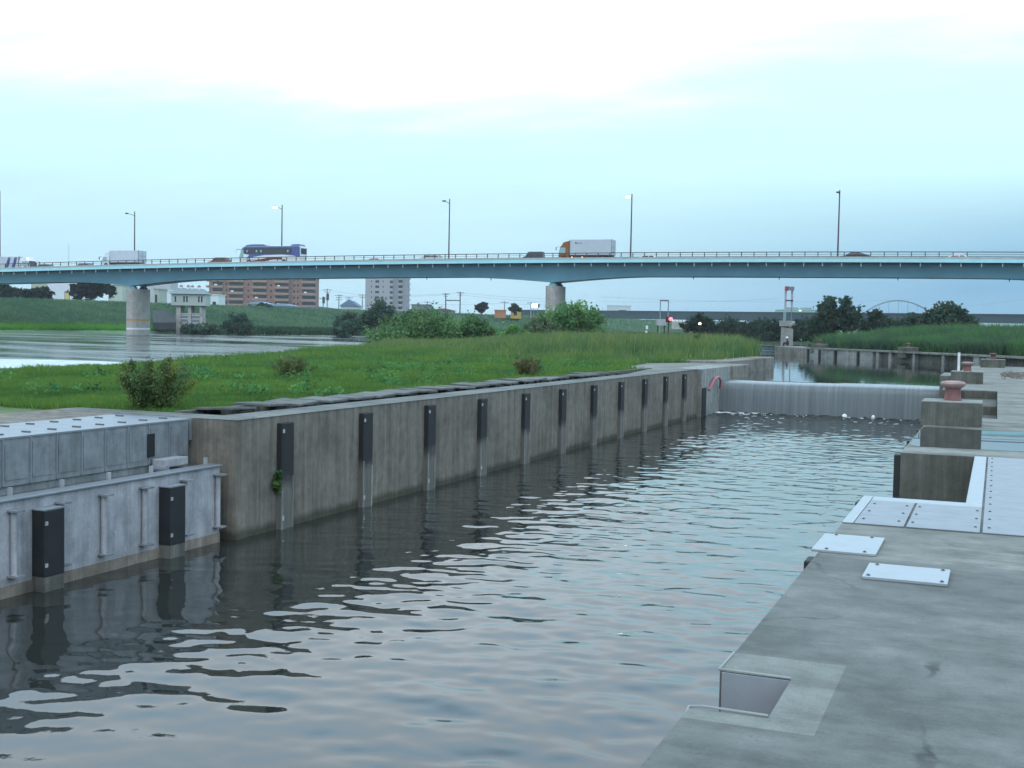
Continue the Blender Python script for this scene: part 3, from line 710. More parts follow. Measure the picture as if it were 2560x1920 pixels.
# broad-leaved weeds
V, F, c = leaves([(x, y, .06, .5, .5, .16) for x, y in zip(RNG.uniform(-26, -13.5, 60), RNG.uniform(17.5, 48, 60))], 6500, .045, (.10, .24, .075), np.random.default_rng(5), .2, .1, clumps=420)
tag(np_mesh('weeds', V, F, c, LEAF), 'scattered broad leaved weeds in the island grass', 'weeds', kind='stuff')
def shrub(label, loc, wdt, hgt, n, size, base, seed, name='shrub', stems=46, cat='shrub', group='low shrubs on the island'):
    "many thin stems fanning up and out from one root, leaves along the upper part of each"
    rg = np.random.default_rng(seed); t = thing(name, label, cat, loc, 0, group); mb = MB(); Vs, Cs = [], []
    per = n // stems
    for k in range(stems):
        a = rg.random() * 6.28; rr = abs(rg.normal(.5, .24)) * wdt * .5; hh = hgt * (1 - .55 * (rr / (wdt * .62)) ** 2) * rg.uniform(.65, 1.05)
        p0 = np.array([rr * .3 * math.cos(a), rr * .3 * math.sin(a), 0]); p2 = np.array([rr * math.cos(a), rr * math.sin(a), max(hh, .12)])
        p1 = (p0 + p2) / 2 + np.array([0, 0, hh * .12])
        mb.tube([tuple(p0), tuple(p1), tuple(p2)], [.006, .005, .003], 4)
        u = np.clip(rg.random(per) ** .7, .12, 1)[:, None]
        p = p0 * (1 - u) ** 2 + 2 * p1 * u * (1 - u) + p2 * u ** 2 + rg.normal(0, .045 * wdt, (per, 3)) * (1.15 - .7 * u)
        p[:, 2] = np.maximum(p[:, 2], .02)
        d = rg.normal(0, 1, (per, 3)) + np.array([0, 0, .5]); d /= np.linalg.norm(d, axis=1)[:, None]
        v = np.cross(d, rg.normal(0, 1, (per, 3))); v /= np.linalg.norm(v, axis=1)[:, None]
        s_ = size * (.6 + .9 * rg.random(per))[:, None]
        Vs.append(np.stack([p - d * s_, p - v * s_ * .3, p + d * s_, p + v * s_ * .3], 1).reshape(-1, 3))
        Cs.append(np.repeat(shade(base, 1, rg, .28, .12) * (1 + rg.normal(0, .2, (per, 1))), 4, 0))
    V = np.concatenate(Vs); np_mesh('crown', V, np.arange(len(V)).reshape(-1, 4), np.clip(np.concatenate(Cs), .005, .5), LEAF, t)
    mb.build('trunk', BARK, t, smooth=True); return t
shrub('bushy dark olive shrub in front of the grass beside the steel cover', (-13.75, 17.2, -.05), 1.8, .95, 14000, .030, (.135, .19, .066), 21)
shrub('small round brownish shrub alone in the middle of the lawn', (-19.3, 30.3, -.05), 1.4, .62, 4600, .032, (.15, .18, .07), 22)
shrub('small brown weedy shrub close to the trench lids', (-13.7, 35.2, -.05), 1.25, .72, 3700, .04, (.16, .17, .075), 23)
px_tree('bush', 'broad leafy green bush at the river side in the island scrub', 'bush', 915, 1195, 772, 868, 112, 9500, .13, (.12, .22, .085), 31, 'bushes on the island', 6, .06, 3, rr=(.27, .2))
px_tree('bush', 'middle rounded green bush in the island scrub', 'bush', 1130, 1240, 782, 858, 108, 4200, .13, (.105, .20, .08), 32, 'bushes on the island', 4, .05, 2)
px_tree('bush', 'small bright green bush between the two big ones', 'bush', 1245, 1325, 808, 850, 104, 2600, .12, (.13, .28, .08), 33, 'bushes on the island', 3, .04, 2)
px_tree('bush', 'tall wispy green bush in front of the central bridge pier', 'bush', 1340, 1515, 741, 850, 118, 9000, .14, (.135, .26, .09), 34, 'bushes on the island', 6, .06, 4, squash=.55, rr=(.24, .15))
px_tree('bush', 'low brownish bush at the left foot of the wispy one', 'bush', 1300, 1400, 788, 846, 114, 3600, .13, (.13, .18, .09), 35, 'bushes on the island', 4, .05, 2)
px_tree('bush', 'dark lone bush in the tall grass near the island tip', 'bush', 1722, 1772, 838, 880, 74, 1600, .08, (.040, .115, .040), 36, 'bushes on the island', 3, .03, 2)

V, F, c = leaves([(0, 0, 0, .05, .13, .16)], 260, .035, (.09, .18, .06), np.random.default_rng(8), .25, .1)
fn = np_mesh('fern', V, F, c, LEAF); fn.location = (-10.95, 16.86, -1.08)
tag(fn, 'small green fern growing out of the lock wall beside its nearest fender', 'fern')

# ------------------------------------------------------------------ far banks and ground
def strip_terrain(name, label, cols, mat, cat='ground'):
    "cols: list of columns, each a list of points across the strip"
    n = len(cols[0]); V = [p for c in cols for p in c]; F = []
    for i in range(len(cols) - 1):
        for j in range(n - 1): F.append((i * n + j, (i + 1) * n + j, (i + 1) * n + j + 1, i * n + j + 1))
    o = np_mesh(name, V, F, mat=mat, smooth=True); return struct(o, label, cat)
LV = [(-500, 208, 250), (-200, 216, 262), (0, 224, 278), (180, 240, 292), (344, 262, 310), (520, 274, 332), (700, 282, 351), (900, 300, 382), (1100, 330, 417), (1350, 375, 480), (1650, 430, 560), (1900, 520, 640), (2150, 640, 760)]
def lv(px):
    a = [c[0] for c in LV]; return np.interp(px, a, [c[1] for c in LV]), np.interp(px, a, [c[2] for c in LV])
def levee_pt(px, f):
    "f 0 waterline .. 1 crest"
    w0, c0 = lv(px); prof = [(-.05, -2.4), (0, RL - .05), (.05, -.75), (.22, -.1), (.34, .5), (.90, 5.2), (1.0, 5.3), (1.12, 5.1), (1.6, 3.0), (3.0, 3.0)]
    D = w0 + (c0 - w0) * f; z = np.interp(f, [p[0] for p in prof], [p[1] for p in prof]); return G(px, D, z)
LEV = plain('levee_grass', (.11, .20, .10), .95, var=.3, scale=.25)
fs = [-.05, 0, .05, .13, .22, .34, .48, .62, .76, .90, 1.0, 1.12, 1.6, 3.0]
strip_terrain('levee', 'long grass levee on the far side of the river', [[levee_pt(px, f) for f in fs] for px in np.linspace(-500, 2150, 60)], LEV)
rg = np.random.default_rng(11)
def levee_blades(n, f0, f1, h, wd, base, base2, seed, px0=-60, px1=1800):
    rg = np.random.default_rng(seed); pxs = rg.uniform(px0, px1, n); f = rg.uniform(f0, f1, n)
    P = np.array([levee_pt(a, b) for a, b in zip(pxs, f)])
    q = pnoise(P[:, 0], P[:, 1], 22, seed); q2 = pnoise(P[:, 0], P[:, 1], 6, seed + 1)
    k = np.clip(.5 + .5 * q + .35 * q2, 0, 1)[:, None]
    c = shade((1, 1, 1), n, rg, .16, .07) * (np.array(base)[None] * (1 - k) + np.array(base2)[None] * k)
    return P, h * (.5 + .7 * rg.random(n)), wd * (.6 + .8 * rg.random(n)), c
a = levee_blades(42000, .20, 1.06, .9, .42, (.13, .27, .16), (.22, .37, .20), 12)
tag(blades('levee_grass', a[0], a[1], a[2], a[3], GRASS, .5), 'long rank grass covering the far levee slope', 'grass', kind='stuff')
a = levee_blades(22000, .04, .30, .6, .35, (.17, .50, .06), (.22, .58, .07), 13, px1=470)
tag(blades('bank_reeds', a[0], a[1], a[2], a[3], GRASS, .3), 'bright green strip of reeds at the far water line', 'reeds', kind='stuff')
a = levee_blades(9000, .0, .10, 1.3, .5, (.055, .125, .06), (.08, .17, .08), 14, px0=450)
tag(blades('bank_brush', a[0], a[1], a[2], a[3], GRASS, .5), 'dark brush along the far water line', 'brush', kind='stuff')
gnd = MB(); gnd.add([(-2600, -200, -3.2), (2600, -200, -3.2), (2600, 2600, -3.2), (-2600, 2600, -3.2)], [(0, 1, 2, 3)])
struct(gnd.build('ground', SOIL), 'flat land reaching to the horizon', 'ground')
# plain behind the levee, slightly raised
pl = MB(); pl.add([levee_pt(px, 1.5) for px in (-500, 0, 520, 1100, 1650, 2150)] + [G(px, 1900, 3.0) for px in (2150, 1650, 1100, 520, 0, -500)], [(0, 1, 10, 11), (1, 2, 9, 10), (2, 3, 8, 9), (3, 4, 7, 8), (4, 5, 6, 7)])
struct(pl.build('plain', LEV), 'flat town ground behind the levee', 'ground')

# right bank: old quay wall and reed bank behind
FW = [(-19.6, 115.2), (-13.6, 104.6), (-7.6, 98.0), (-2.5, 89.9), (2.2, 83.2), (9.5, 72.5)]
def fw_pt(t):
    d = [0]
    for a_, b_ in zip(FW, FW[1:]): d.append(d[-1] + math.dist(a_, b_))
    s = t * d[-1]
    for i in range(len(FW) - 1):
        if s <= d[i + 1] + 1e-9:
            k = (s - d[i]) / (d[i + 1] - d[i]); return (FW[i][0] + (FW[i + 1][0] - FW[i][0]) * k, FW[i][1] + (FW[i + 1][1] - FW[i][1]) * k)
ang = math.atan2(FW[-1][1] - FW[0][1], FW[-1][0] - FW[0][0])
nx_, ny_ = -math.sin(ang), math.cos(ang)              # away from the water
t = thing('old_quay_wall', 'old pale quay wall with pillars below the reed bank across the basin', 'wall')
def wallseg(mb, t0, t1, b0, b1, z0, z1, n=6):
    for i in range(n):
        p = fw_pt(t0 + (t1 - t0) * i / n); q = fw_pt(t0 + (t1 - t0) * (i + 1) / n)
        v = [(p[0] + nx_ * b0, p[1] + ny_ * b0), (q[0] + nx_ * b0, q[1] + ny_ * b0), (q[0] + nx_ * b1, q[1] + ny_ * b1), (p[0] + nx_ * b1, p[1] + ny_ * b1)]
        mb.prism(v, z0, z1)
mb = MB(); wallseg(mb, 0, .155, 0, 2.6, -1.6, .20, 3); mb.build('stone_end', M['wall_rough'], t, bevel=.06)
mb = MB(); wallseg(mb, .156, 1, 0, 1.6, .10, .23, 10); mb.build('top_slab', M['slab_b'], t)
mb = MB(); wallseg(mb, .156, .36, .06, 1.4, -1.6, .10, 3); mb.build('front_panel', M['wall_light'], t)
mb = MB(); wallseg(mb, .36, 1, .40, 1.4, -1.6, .10, 8); mb.build('back_wall', M['block'], t)
for k, tt in enumerate((.165, .215, .265, .325)):
    p = fw_pt(tt); MB().obox((p[0], p[1], -.40), .22, .16, .95, (0, 0, ang)).build('fender', M['rubber'], t)
for tt in (.37, .40, .47, .55, .63, .66, .75, .84, .92):
    p = fw_pt(tt); MB().obox((p[0] + nx_ * .28, p[1] + ny_ * .25, -.7), .34 + .35 * (int(tt * 100) % 3 == 0), .4, 1.58, (0, 0, ang)).build('pillar', M['wall_light'], t)
for tt, lab, s in ((.185, 'farthest red bollard on a plinth at the end of the old quay wall', .9), (.435, 'red bollard on a plinth halfway along the old quay wall', .85)):
    p = fw_pt(tt); bollard((p[0] + nx_ * .6, p[1] + ny_ * .6, -.25), 1.15, 1.1, .80, s * 1.1, lab, ang, 'redpaint')
# reed bank terrain
REED = plain('reed_soil', (.05, .09, .03), .95, var=.3)
prof = [(1.2, .18), (3, .35), (9, 1.25), (16, 1.5), (40, 1.2), (200, .9), (900, .9)]
cols = []
for k in range(21):
    tt = .07 + .93 * k / 20; p = fw_pt(tt); cols.append([(p[0] + nx_ * d, p[1] + ny_ * d, z) for d, z in prof])
cols.append([(40 + d * .4, 60 + d, z) for d, z in prof]); cols.append([(300 + d * .4, 40 + d, z) for d, z in prof])
strip_terrain('right_bank', 'reed covered bank behind the old quay wall', cols, REED)
n = 52000; rg = np.random.default_rng(41)
tt = rg.uniform(.085, 1, n); dd = 1.6 + 17 * rg.random(n) ** 1.3
P = np.array([fw_pt(x) for x in tt]); P = np.concatenate([P + np.outer(dd, [nx_, ny_]), np.interp(dd, [a_[0] for a_ in prof], [a_[1] for a_ in prof])[:, None]], 1)
q = pnoise(P[:, 0], P[:, 1], 6, 42); q2 = pnoise(P[:, 0], P[:, 1], 2, 43)
k = np.clip(.5 + .6 * q + .35 * q2, 0, 1)[:, None]
c = shade((1, 1, 1), n, rg, .2, .08) * (np.array([.105, .17, .13])[None] * (1 - k) + np.array([.165, .36, .12])[None] * k)
h = (1.15 + .25 * q) * (.5 + .6 * rg.random(n)) * np.clip((tt - .06) / .07, .3, 1)
tag(blades('reed_bank', P, np.maximum(h, .2), .075 * (.6 + .8 * rg.random(n)), c, GRASS, .45), 'dense green reeds and tall grass above the old quay wall', 'reeds', kind='stuff')

# ------------------------------------------------------------------ trees in the distance
DT = (.05, .08, .052)
px_tree('broad_tree', 'tall dark tree with sky showing through its crown beside the tower', 'tree', 2034, 2160, 727, 842, 150, 5200, .24, (.055, .085, .055), 51, 'trees on the right bank', 6, .28, 2, low=.1, rr=(.25, .18),
        gap=[(-.35, 0, 3.9, .32, 6, .62), (2.05, 0, 4.0, .30, 6, .8), (.5, 0, 2.9, .25, 6, .35)])
px_tree('broad_tree', 'low dark tree next to the tall one on the right bank', 'tree', 2150, 2240, 770, 842, 155, 3000, .24, DT, 52, 'trees on the right bank', 4, .2)
px_tree('broad_tree', 'lowest dark tree in front of the arch bridge', 'tree', 2225, 2325, 778, 842, 158, 3000, .24, (.055, .09, .06), 53, 'trees on the right bank', 4, .2)
px_tree('broad_tree', 'wide domed dark green tree furthest right of the row', 'tree', 2300, 2435, 751, 842, 150, 6000, .24, (.06, .095, .06), 54, 'trees on the right bank', 6, .3)
px_tree('broad_tree', 'small shaggy dark tree leaning over the water beside the tower pier', 'tree', 2004, 2075, 792, 856, 150, 2600, .2, (.05, .085, .055), 55, 'trees on the right bank', 4, .15)
px_tree('broad_tree', 'round dark tree with a yellow lamp in front of it', 'tree', 1702, 1790, 784, 836, 205, 3000, .28, (.036, .060, .036), 56, 'trees on the upstream shore', 4, .2)
px_tree('broad_tree', 'spreading tree on the upstream shore left of the tower pier', 'tree', 1752, 1905, 797, 855, 232, 4200, .34, (.034, .058, .038), 57, 'trees on the upstream shore', 5, .2)
px_tree('broad_tree', 'dark tree on the upstream shore right behind the tower pier', 'tree', 1838, 1992, 793, 855, 238, 4200, .34, (.030, .054, .034), 58, 'trees on the upstream shore', 5, .2)
px_tree('broad_tree', 'dark tree on the upstream shore right of the tower pier', 'tree', 1938, 2075, 793, 856, 240, 4200, .34, (.028, .050, .034), 59, 'trees on the upstream shore', 5, .2)
sh = MB(); sh.prism([G(1730, 236, 0)[:2], G(2100, 230, 0)[:2], G(2100, 420, 0)[:2], G(1700, 420, 0)[:2]], -1.2, -.35)
struct(sh.build('upstream_shore', SOIL), 'low wooded shore upstream of the pool', 'ground')
px_tree('broad_tree', 'large dark domed tree at the river edge in front of the grey tower block', 'tree', 890, 1005, 748, 830, 268, 4200, .42, (.05, .095, .055), 61, 'trees along the far river bank', 5, .3)
px_tree('broad_tree', 'dark tree at the river edge just left of the domed one', 'tree', 825, 905, 770, 838, 262, 3200, .4, (.05, .095, .06), 62, 'trees along the far river bank', 4, .25)
px_tree('broad_tree', 'pale green rounded bush tree at the water in front of the levee', 'tree', 838, 892, 796, 842, 250, 2200, .36, (.07, .13, .085), 63, 'trees along the far river bank', 3, .2)
px_tree('broad_tree', 'round dark bush leaning over the water below the brown apartments', 'tree', 560, 640, 782, 836, 266, 3600, .38, (.05, .10, .06), 64, 'trees along the far river bank', 4, .2)
px_tree('broad_tree', 'low wide bush at the water beside the sluice house', 'tree', 450, 560, 812, 834, 260, 2400, .36, (.06, .11, .065), 65, 'trees along the far river bank', 5, .12)
px_tree('broad_tree', 'dense green tree behind the broad leafy island bush', 'tree', 985, 1130, 768, 840, 215, 4200, .36, (.06, .12, .065), 66, 'trees along the far river bank', 5, .25)
px_tree('broad_tree', 'small dark tree standing alone on the levee top', 'tree', 1190, 1222, 747, 781, 415, 1600, .5, (.016, .022, .020), 67, 'trees on the levee', 3, .3, low=.05)
px_tree('broad_tree', 'flat topped green tree over the yellow shed on the levee', 'tree', 1270, 1306, 761, 786, 425, 1200, .5, (.032, .05, .036), 68, 'trees on the levee', 3, .3, low=.35)
px_tree('broad_tree', 'black green tree mass next to the white building', 'tree', 178, 278, 690, 748, 330, 3600, .55, (.014, .019, .020), 69, 'trees behind the levee', 5, .4, squash=.2)
px_tree('broad_tree', 'dark hedge like tree at the left picture edge', 'tree', -50, 70, 708, 748, 320, 3200, .5, (.020, .034, .020), 70, 'trees behind the levee', 6, .3, squash=.25)
px_tree('broad_tree', 'dark green tree left of the white building', 'tree', 55, 128, 718, 748, 318, 2200, .5, (.022, .036, .022), 71, 'trees behind the levee', 5, .3, squash=.2)
px_tree('broad_tree', 'dark small bush on the levee top below the brown apartments', 'tree', 620, 690, 760, 772, 345, 900, .5, (.03, .05, .03), 72, 'trees behind the levee', 4, .15)

# hills
def hills(name, label, pts, D, depth, colr):
    V = []; F = []
    n = len(pts)
    for px, y in pts: V.append(tuple(W(px, y, D)))
    for px, y in pts: p = G(px, D - depth, -3.2); V.append(p)
    for px, y in pts: p = G(px, D + depth, -3.2); V.append(p)
    for i in range(n - 1): F.append((n + i, n + i + 1, i + 1, i)); F.append((i, i + 1, 2 * n + i + 1, 2 * n + i))
    o = np_mesh(name, V, F, mat=colr, smooth=True); struct(o, label, 'hills')
hp = []
for i in range(80):
    px = 900 + i * 30; u = sstep(2250, 2750, px)
    hp.append((px, hor(px) - 14 - 26 * sstep(1400, 2700, px) + 7 * math.sin(px * .011) + 4 * math.sin(px * .031 + 1)))
hills('hills', 'faint blue hills on the right horizon', hp, 1400, 250, plain('far_hill', (.03, .07, .09), .95))

# ------------------------------------------------------------------ road bridge
BR0 = W(0, hor(0), 229); BR5 = W(2089, hor(2089), 229 * (1 - .0469 * 5))
BANG = math.atan2(BR5[1] - BR0[1], BR5[0] - BR0[0])
def bz(s): return -8.8887e-05 * s * s + .0250526 * s + 10.0974
bridge = thing('road_bridge', 'long teal steel road bridge on concrete piers crossing over the river and canal', 'bridge', (BR0[0], BR0[1], 0), BANG)
S0, S1 = -110, 320
PIERS = [-53.1, 28.5, 110.1, 191.7, 273.3]
def hdepth(s):
    d = min(abs(s - p) for p in PIERS)
    return 2.0 + .95 * max(0, 1 - d / 15.) ** 1.5
def ribbon(sts, ring):
    "sweep a closed cross-section ring(s) -> [(y, z)] along the bridge"
    mb = MB(); rs = [ring(s) for s in sts]; k = len(rs[0])
    for s, r in zip(sts, rs): mb.v += [(s, y, z) for y, z in r]
    for i in range(len(sts) - 1):
        for j in range(k): mb.f.append([i * k + j, i * k + (j + 1) % k, (i + 1) * k + (j + 1) % k, (i + 1) * k + j]); mb.m.append(0)
    mb.f.append(list(range(k))[::-1]); mb.f.append([(len(sts) - 1) * k + j for j in range(k)]); mb.m += [0, 0]
    return mb
sts = np.linspace(S0, S1, 200)
sts = np.unique(np.concatenate([sts, np.array(PIERS), np.array(PIERS) - 15, np.array(PIERS) + 15]))
DW = 11.2
ribbon(sts, lambda s: [(.12, bz(s) - .02), (DW - .1, bz(s) - .02), (DW - .1, bz(s) + .30), (.12, bz(s) + .30)]).build('deck', M['asphalt'], bridge)
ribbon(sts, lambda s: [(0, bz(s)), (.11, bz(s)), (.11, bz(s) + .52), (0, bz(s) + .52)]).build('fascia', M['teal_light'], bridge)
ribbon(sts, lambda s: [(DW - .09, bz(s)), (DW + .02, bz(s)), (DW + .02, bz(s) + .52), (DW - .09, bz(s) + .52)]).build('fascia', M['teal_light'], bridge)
ribbon(sts, lambda s: [(-.03, bz(s) + .52), (.42, bz(s) + .52), (.42, bz(s) + .80), (-.03, bz(s) + .80)]).build('kerb', M['kerb'], bridge)
ribbon(sts, lambda s: [(DW - .42, bz(s) + .52), (DW + .03, bz(s) + .52), (DW + .03, bz(s) + .80), (DW - .42, bz(s) + .80)]).build('kerb', M['kerb'], bridge)
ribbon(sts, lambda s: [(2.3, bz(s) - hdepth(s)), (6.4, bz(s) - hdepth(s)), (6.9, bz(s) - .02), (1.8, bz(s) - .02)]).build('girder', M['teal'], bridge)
ribbon(sts, lambda s: [(2.18, bz(s) - hdepth(s) - .05), (6.5, bz(s) - hdepth(s) - .05), (6.5, bz(s) - hdepth(s)), (2.18, bz(s) - hdepth(s))]).build('girder_flange', M['teal'], bridge)
ribbon(sts, lambda s: [(1.72, bz(s) - .26), (1.80, bz(s) - .26), (1.80, bz(s) - .18), (1.72, bz(s) - .18)]).build('cable_duct', M['steel_grey'], bridge)
rl = thing_rail = None
for yy, nmx in ((.12, 'near'), (DW - .14, 'far')):
    r_ = ribbon(sts, lambda s: [(yy - .045, bz(s) + 1.43), (yy + .045, bz(s) + 1.43), (yy + .045, bz(s) + 1.56), (yy - .045, bz(s) + 1.55)])
    rail = r_.build('railing', M['rail'], bridge)
    ribbon(sts, lambda s: [(yy - .025, bz(s) + 1.13), (yy + .025, bz(s) + 1.13), (yy + .025, bz(s) + 1.18), (yy - .025, bz(s) + 1.18)]).build('middle_rail', M['rail'], rail)
    if nmx == 'near':
        for k in range(99):
            s = -10 + 1.86 * k
            MB().box(s - .06, s + .06, yy - .05, yy + .05, bz(s) + .79, bz(s) + 1.47).build('rail_post', M['rail'], rail)
for k in range(70):
    s = -8 + 2.72 * k
    MB().tube([(s, .5, bz(s) - .03), (s, .5, bz(s) - .55)], .085, 6).build('drain_pipe', M['white'], bridge)
for s in (47, 67.5, 88, 99.5, 133, 146, 163, 178):
    MB().tube([(s, 2.5, bz(s) - hdepth(s) - .05), (s, 2.5, bz(s) - hdepth(s) - .5)], .07, 6).build('drain_stub', M['rail'], bridge)
for p in PIERS:
    ztop = bz(p) - hdepth(p) - .62; zb = -4
    poly = []
    for k in range(28):
        a_ = 2 * math.pi * k / 28
        poly.append((p + 1.25 * math.copysign(abs(math.cos(a_)) ** .8, math.cos(a_)), 4.3 + 2.75 * math.copysign(abs(math.sin(a_)) ** .65, math.sin(a_))))
    pr = MB().prism(poly, zb, ztop).build('pier', M['pier'], bridge, smooth=True)
    def band(z0, z1, nm, mt):
        q = [(p + (x - p) * 1.012, 4.3 + (y - 4.3) * 1.012) for x, y in poly]
        MB().prism(q, z0, z1).build(nm, mt, pr, smooth=True)
    if p == 28.5:
        band(1.32, 1.62, 'orange_band', plain('orange_paint', (.50, .27, .04), .7)); band(-.32, -.0, 'white_band', M['white']); band(-1.62, -1.36, 'tide_mark', M['block'])
    for yy in (2.9, 5.8):
        MB().box(p - .55, p + .55, yy - .5, yy + .5, ztop, ztop + .35).build('bearing', M['teal' if yy < 4 else 'chassis'], pr)
        MB().box(p - .38, p + .38, yy - .38, yy + .38, ztop + .35, ztop + .64).build('bearing', M['teal' if yy < 4 else 'chassis'], pr)
# lamps on the far kerb
KF = 1 + 9.2 / 176.
LP = [(0, 485, 'unlit lamp post at the left picture edge behind the lettered truck', 0), (335.6, 537, 'unlit lamp post standing behind the white box truck', 0), (702.5, 521, 'lit lamp post rising behind the blue coach', 1), (1119, 507, 'unlit lamp post behind the silver car in the middle of the bridge', 0), (1572, 495, 'lit lamp post right of the orange cab truck', 1), (2088, 486, 'unlit lamp post left of the black sedan', 0)]
for i, (px, yt, lab, on) in enumerate(LP):
    D = 229 * (1 - .0469 * i) * KF
    b = W(px, hor(px), D); s = (b[0] - BR0[0]) / math.cos(BANG)
    zt = W(px, yt, D)[2] - (bz(s) + .8)
    t = thing('street_lamp', lab, 'street lamp', (b[0], b[1], bz(s) + .8), BANG, 'street lamps along the road bridge')
    MB().tube([(0, 0, -.05), (0, 0, zt + .55)], [.14, .09], 8).build('pole', M['pole'], t, smooth=True)
    MB().tube([(0, .15, zt - .35), (0, -.8, zt - .12), (0, -2.0, zt - .02)], [.05, .045, .04], 6).build('arm', M['pole'], t)
    hd = MB().lathe([(.06, .12), (.30, .09), (.36, .0), (.22, -.1)], (0, -2.35, zt - .02), 12).build('lamp_head', M['lamp_off'], t, smooth=True)
    MB().lathe([(.30 if not on else .36, -.26 if on else -.12), (.36 if on else .30, -.09), (.2, -.02)], (0, -2.35, zt - .02), 12).build('lamp_globe', M['lamp_on'] if on else M['lamp_off'], hd, smooth=True)

# ------------------------------------------------------------------ vehicles
def on_deck(s, off):
    c, sn = math.cos(BANG), math.sin(BANG)
    return (BR0[0] + s * c - off * sn, BR0[1] + s * sn + off * c, bz(s) + .30)
def wheel(parent, x, y, r, w=.25):
    wv = MB().tube([(x, y - w / 2, r), (x, y + w / 2, r)], r, 16).build('wheel', M['tyre'], parent, smooth=True)
    MB().tube([(x, y - w / 2 - .012, r), (x, y + w / 2 + .012, r)], r * .55, 12).build('rim', M['steel_grey'], wv)
def paint(name, c): return plain(name, c, .3, .0, var=.05)
def car(s, off, L, Wd, H, label, col, kind='sedan', flip=False, lights=None, cat='car'):
    t = thing('car' if kind != 'van' else 'minivan', label, cat, on_deck(s, off), BANG + (math.pi if flip else 0), 'vehicles crossing the road bridge')
    h = H; hl = L / 2
    if kind == 'sedan':
        low = [(-hl, .35), (-hl, .62), (-hl + .15, .70), (-hl + L * .25, .88), (hl - L * .14, .92), (hl - .05, .86), (hl, .6), (hl, .35), (hl - .2, .22), (-hl + .2, .22)]
        top = [(-hl + L * .24, .88), (-hl + L * .40, h), (-hl + L * .64, h), (hl - L * .13, .92)]
    elif kind == 'wagon':
        low = [(-hl, .35), (-hl, .62), (-hl + .15, .72), (-hl + L * .22, .92), (hl - .08, .95), (hl, .6), (hl, .35), (hl - .2, .22), (-hl + .2, .22)]
        top = [(-hl + L * .21, .92), (-hl + L * .36, h), (hl - L * .14, h), (hl - .10, .95)]
    else:
        low = [(-hl, .35), (-hl, .75), (-hl + L * .17, .95), (hl - .03, .98), (hl, .6), (hl, .35), (hl - .2, .22), (-hl + .2, .22)]
        top = [(-hl + L * .15, .95), (-hl + L * .27, h - .04), (-hl + L * .31, h), (hl - L * .02 - .05, h), (hl - .04, .98)]
    pm = paint('paint', col)
    MB().prism(low, -Wd / 2, Wd / 2, 'y').build('body', pm, t, bevel=.06)
    mb = MB(); n = len(top); zb = min(p[1] for p in top)
    for sgn in (-1, 1):
        for x, z in top: mb.v.append((x, sgn * (Wd / 2 - .06 - (.16 if z > zb + .2 else 0)), z))
    mb.f = [list(range(n)), list(range(2 * n - 1, n - 1, -1))] + [[i, (i + 1) % n, n + (i + 1) % n, n + i] for i in range(n)]; mb.m = [0] * len(mb.f)
    cab = mb.build('cabin', pm, t, bevel=.04)
    x0 = top[0][0] + .12 * L * .6; 
    for sgn in (-1, 1):
        xs_ = [top[0][0] + L * .07, top[1][0] + L * .03, (top[1][0] + top[-2][0]) / 2 - .05, (top[1][0] + top[-2][0]) / 2 + .05, top[-2][0] - L * .01, top[-1][0] - L * .06]
        yb, yt = sgn * (Wd / 2 - .045), sgn * (Wd / 2 - .205)
        zt, zb2 = h - .10, zb + .06
        for q in ((xs_[0], xs_[1], xs_[2], xs_[2]), (xs_[3], xs_[3], xs_[4], xs_[5])):
            v = [(q[0], yb, zb2), (q[1], yt, zt), (q[2], yt, zt), (q[3], yb, zb2)]
            mv = MB().add(v + [(a_, b_ - sgn * .03, c_) for a_, b_, c_ in v], [(0, 1, 2, 3), (7, 6, 5, 4), (0, 4, 5, 1), (1, 5, 6, 2), (2, 6, 7, 3), (3, 7, 4, 0)])
            mv.build('window', M['glass'], cab)
    for a_, b_, nm_ in ((top[0], top[1], 'windscreen'), (top[-1], top[-2], 'rear_window')):
        dx = -.02 if nm_ == 'windscreen' else .02
        MB().add([(a_[0] + dx, -Wd / 2 + .16, a_[1] + .05), (a_[0] + dx, Wd / 2 - .16, a_[1] + .05), (b_[0] + dx, Wd / 2 - .26, b_[1] - .03), (b_[0] + dx, -Wd / 2 + .26, b_[1] - .03)], [(0, 1, 2, 3)]).build(nm_, M['glass'], cab)
    for x in (-hl + L * .19, hl - L * .19):
        for y in (-Wd / 2 + .12, Wd / 2 - .12): wheel(t, x, y, .31, .22)
    for y in (-Wd / 2 + .28, Wd / 2 - .28):
        MB().box(-hl - .015, -hl + .05, y - .16, y + .16, .52, .66).build('headlight', M['white'], t)
        MB().box(hl - .05, hl + .015, y - .14, y + .14, .58, .72).build('tail_light', plain('tail_lens', (.3, .02, .02), .3), t)
    return t
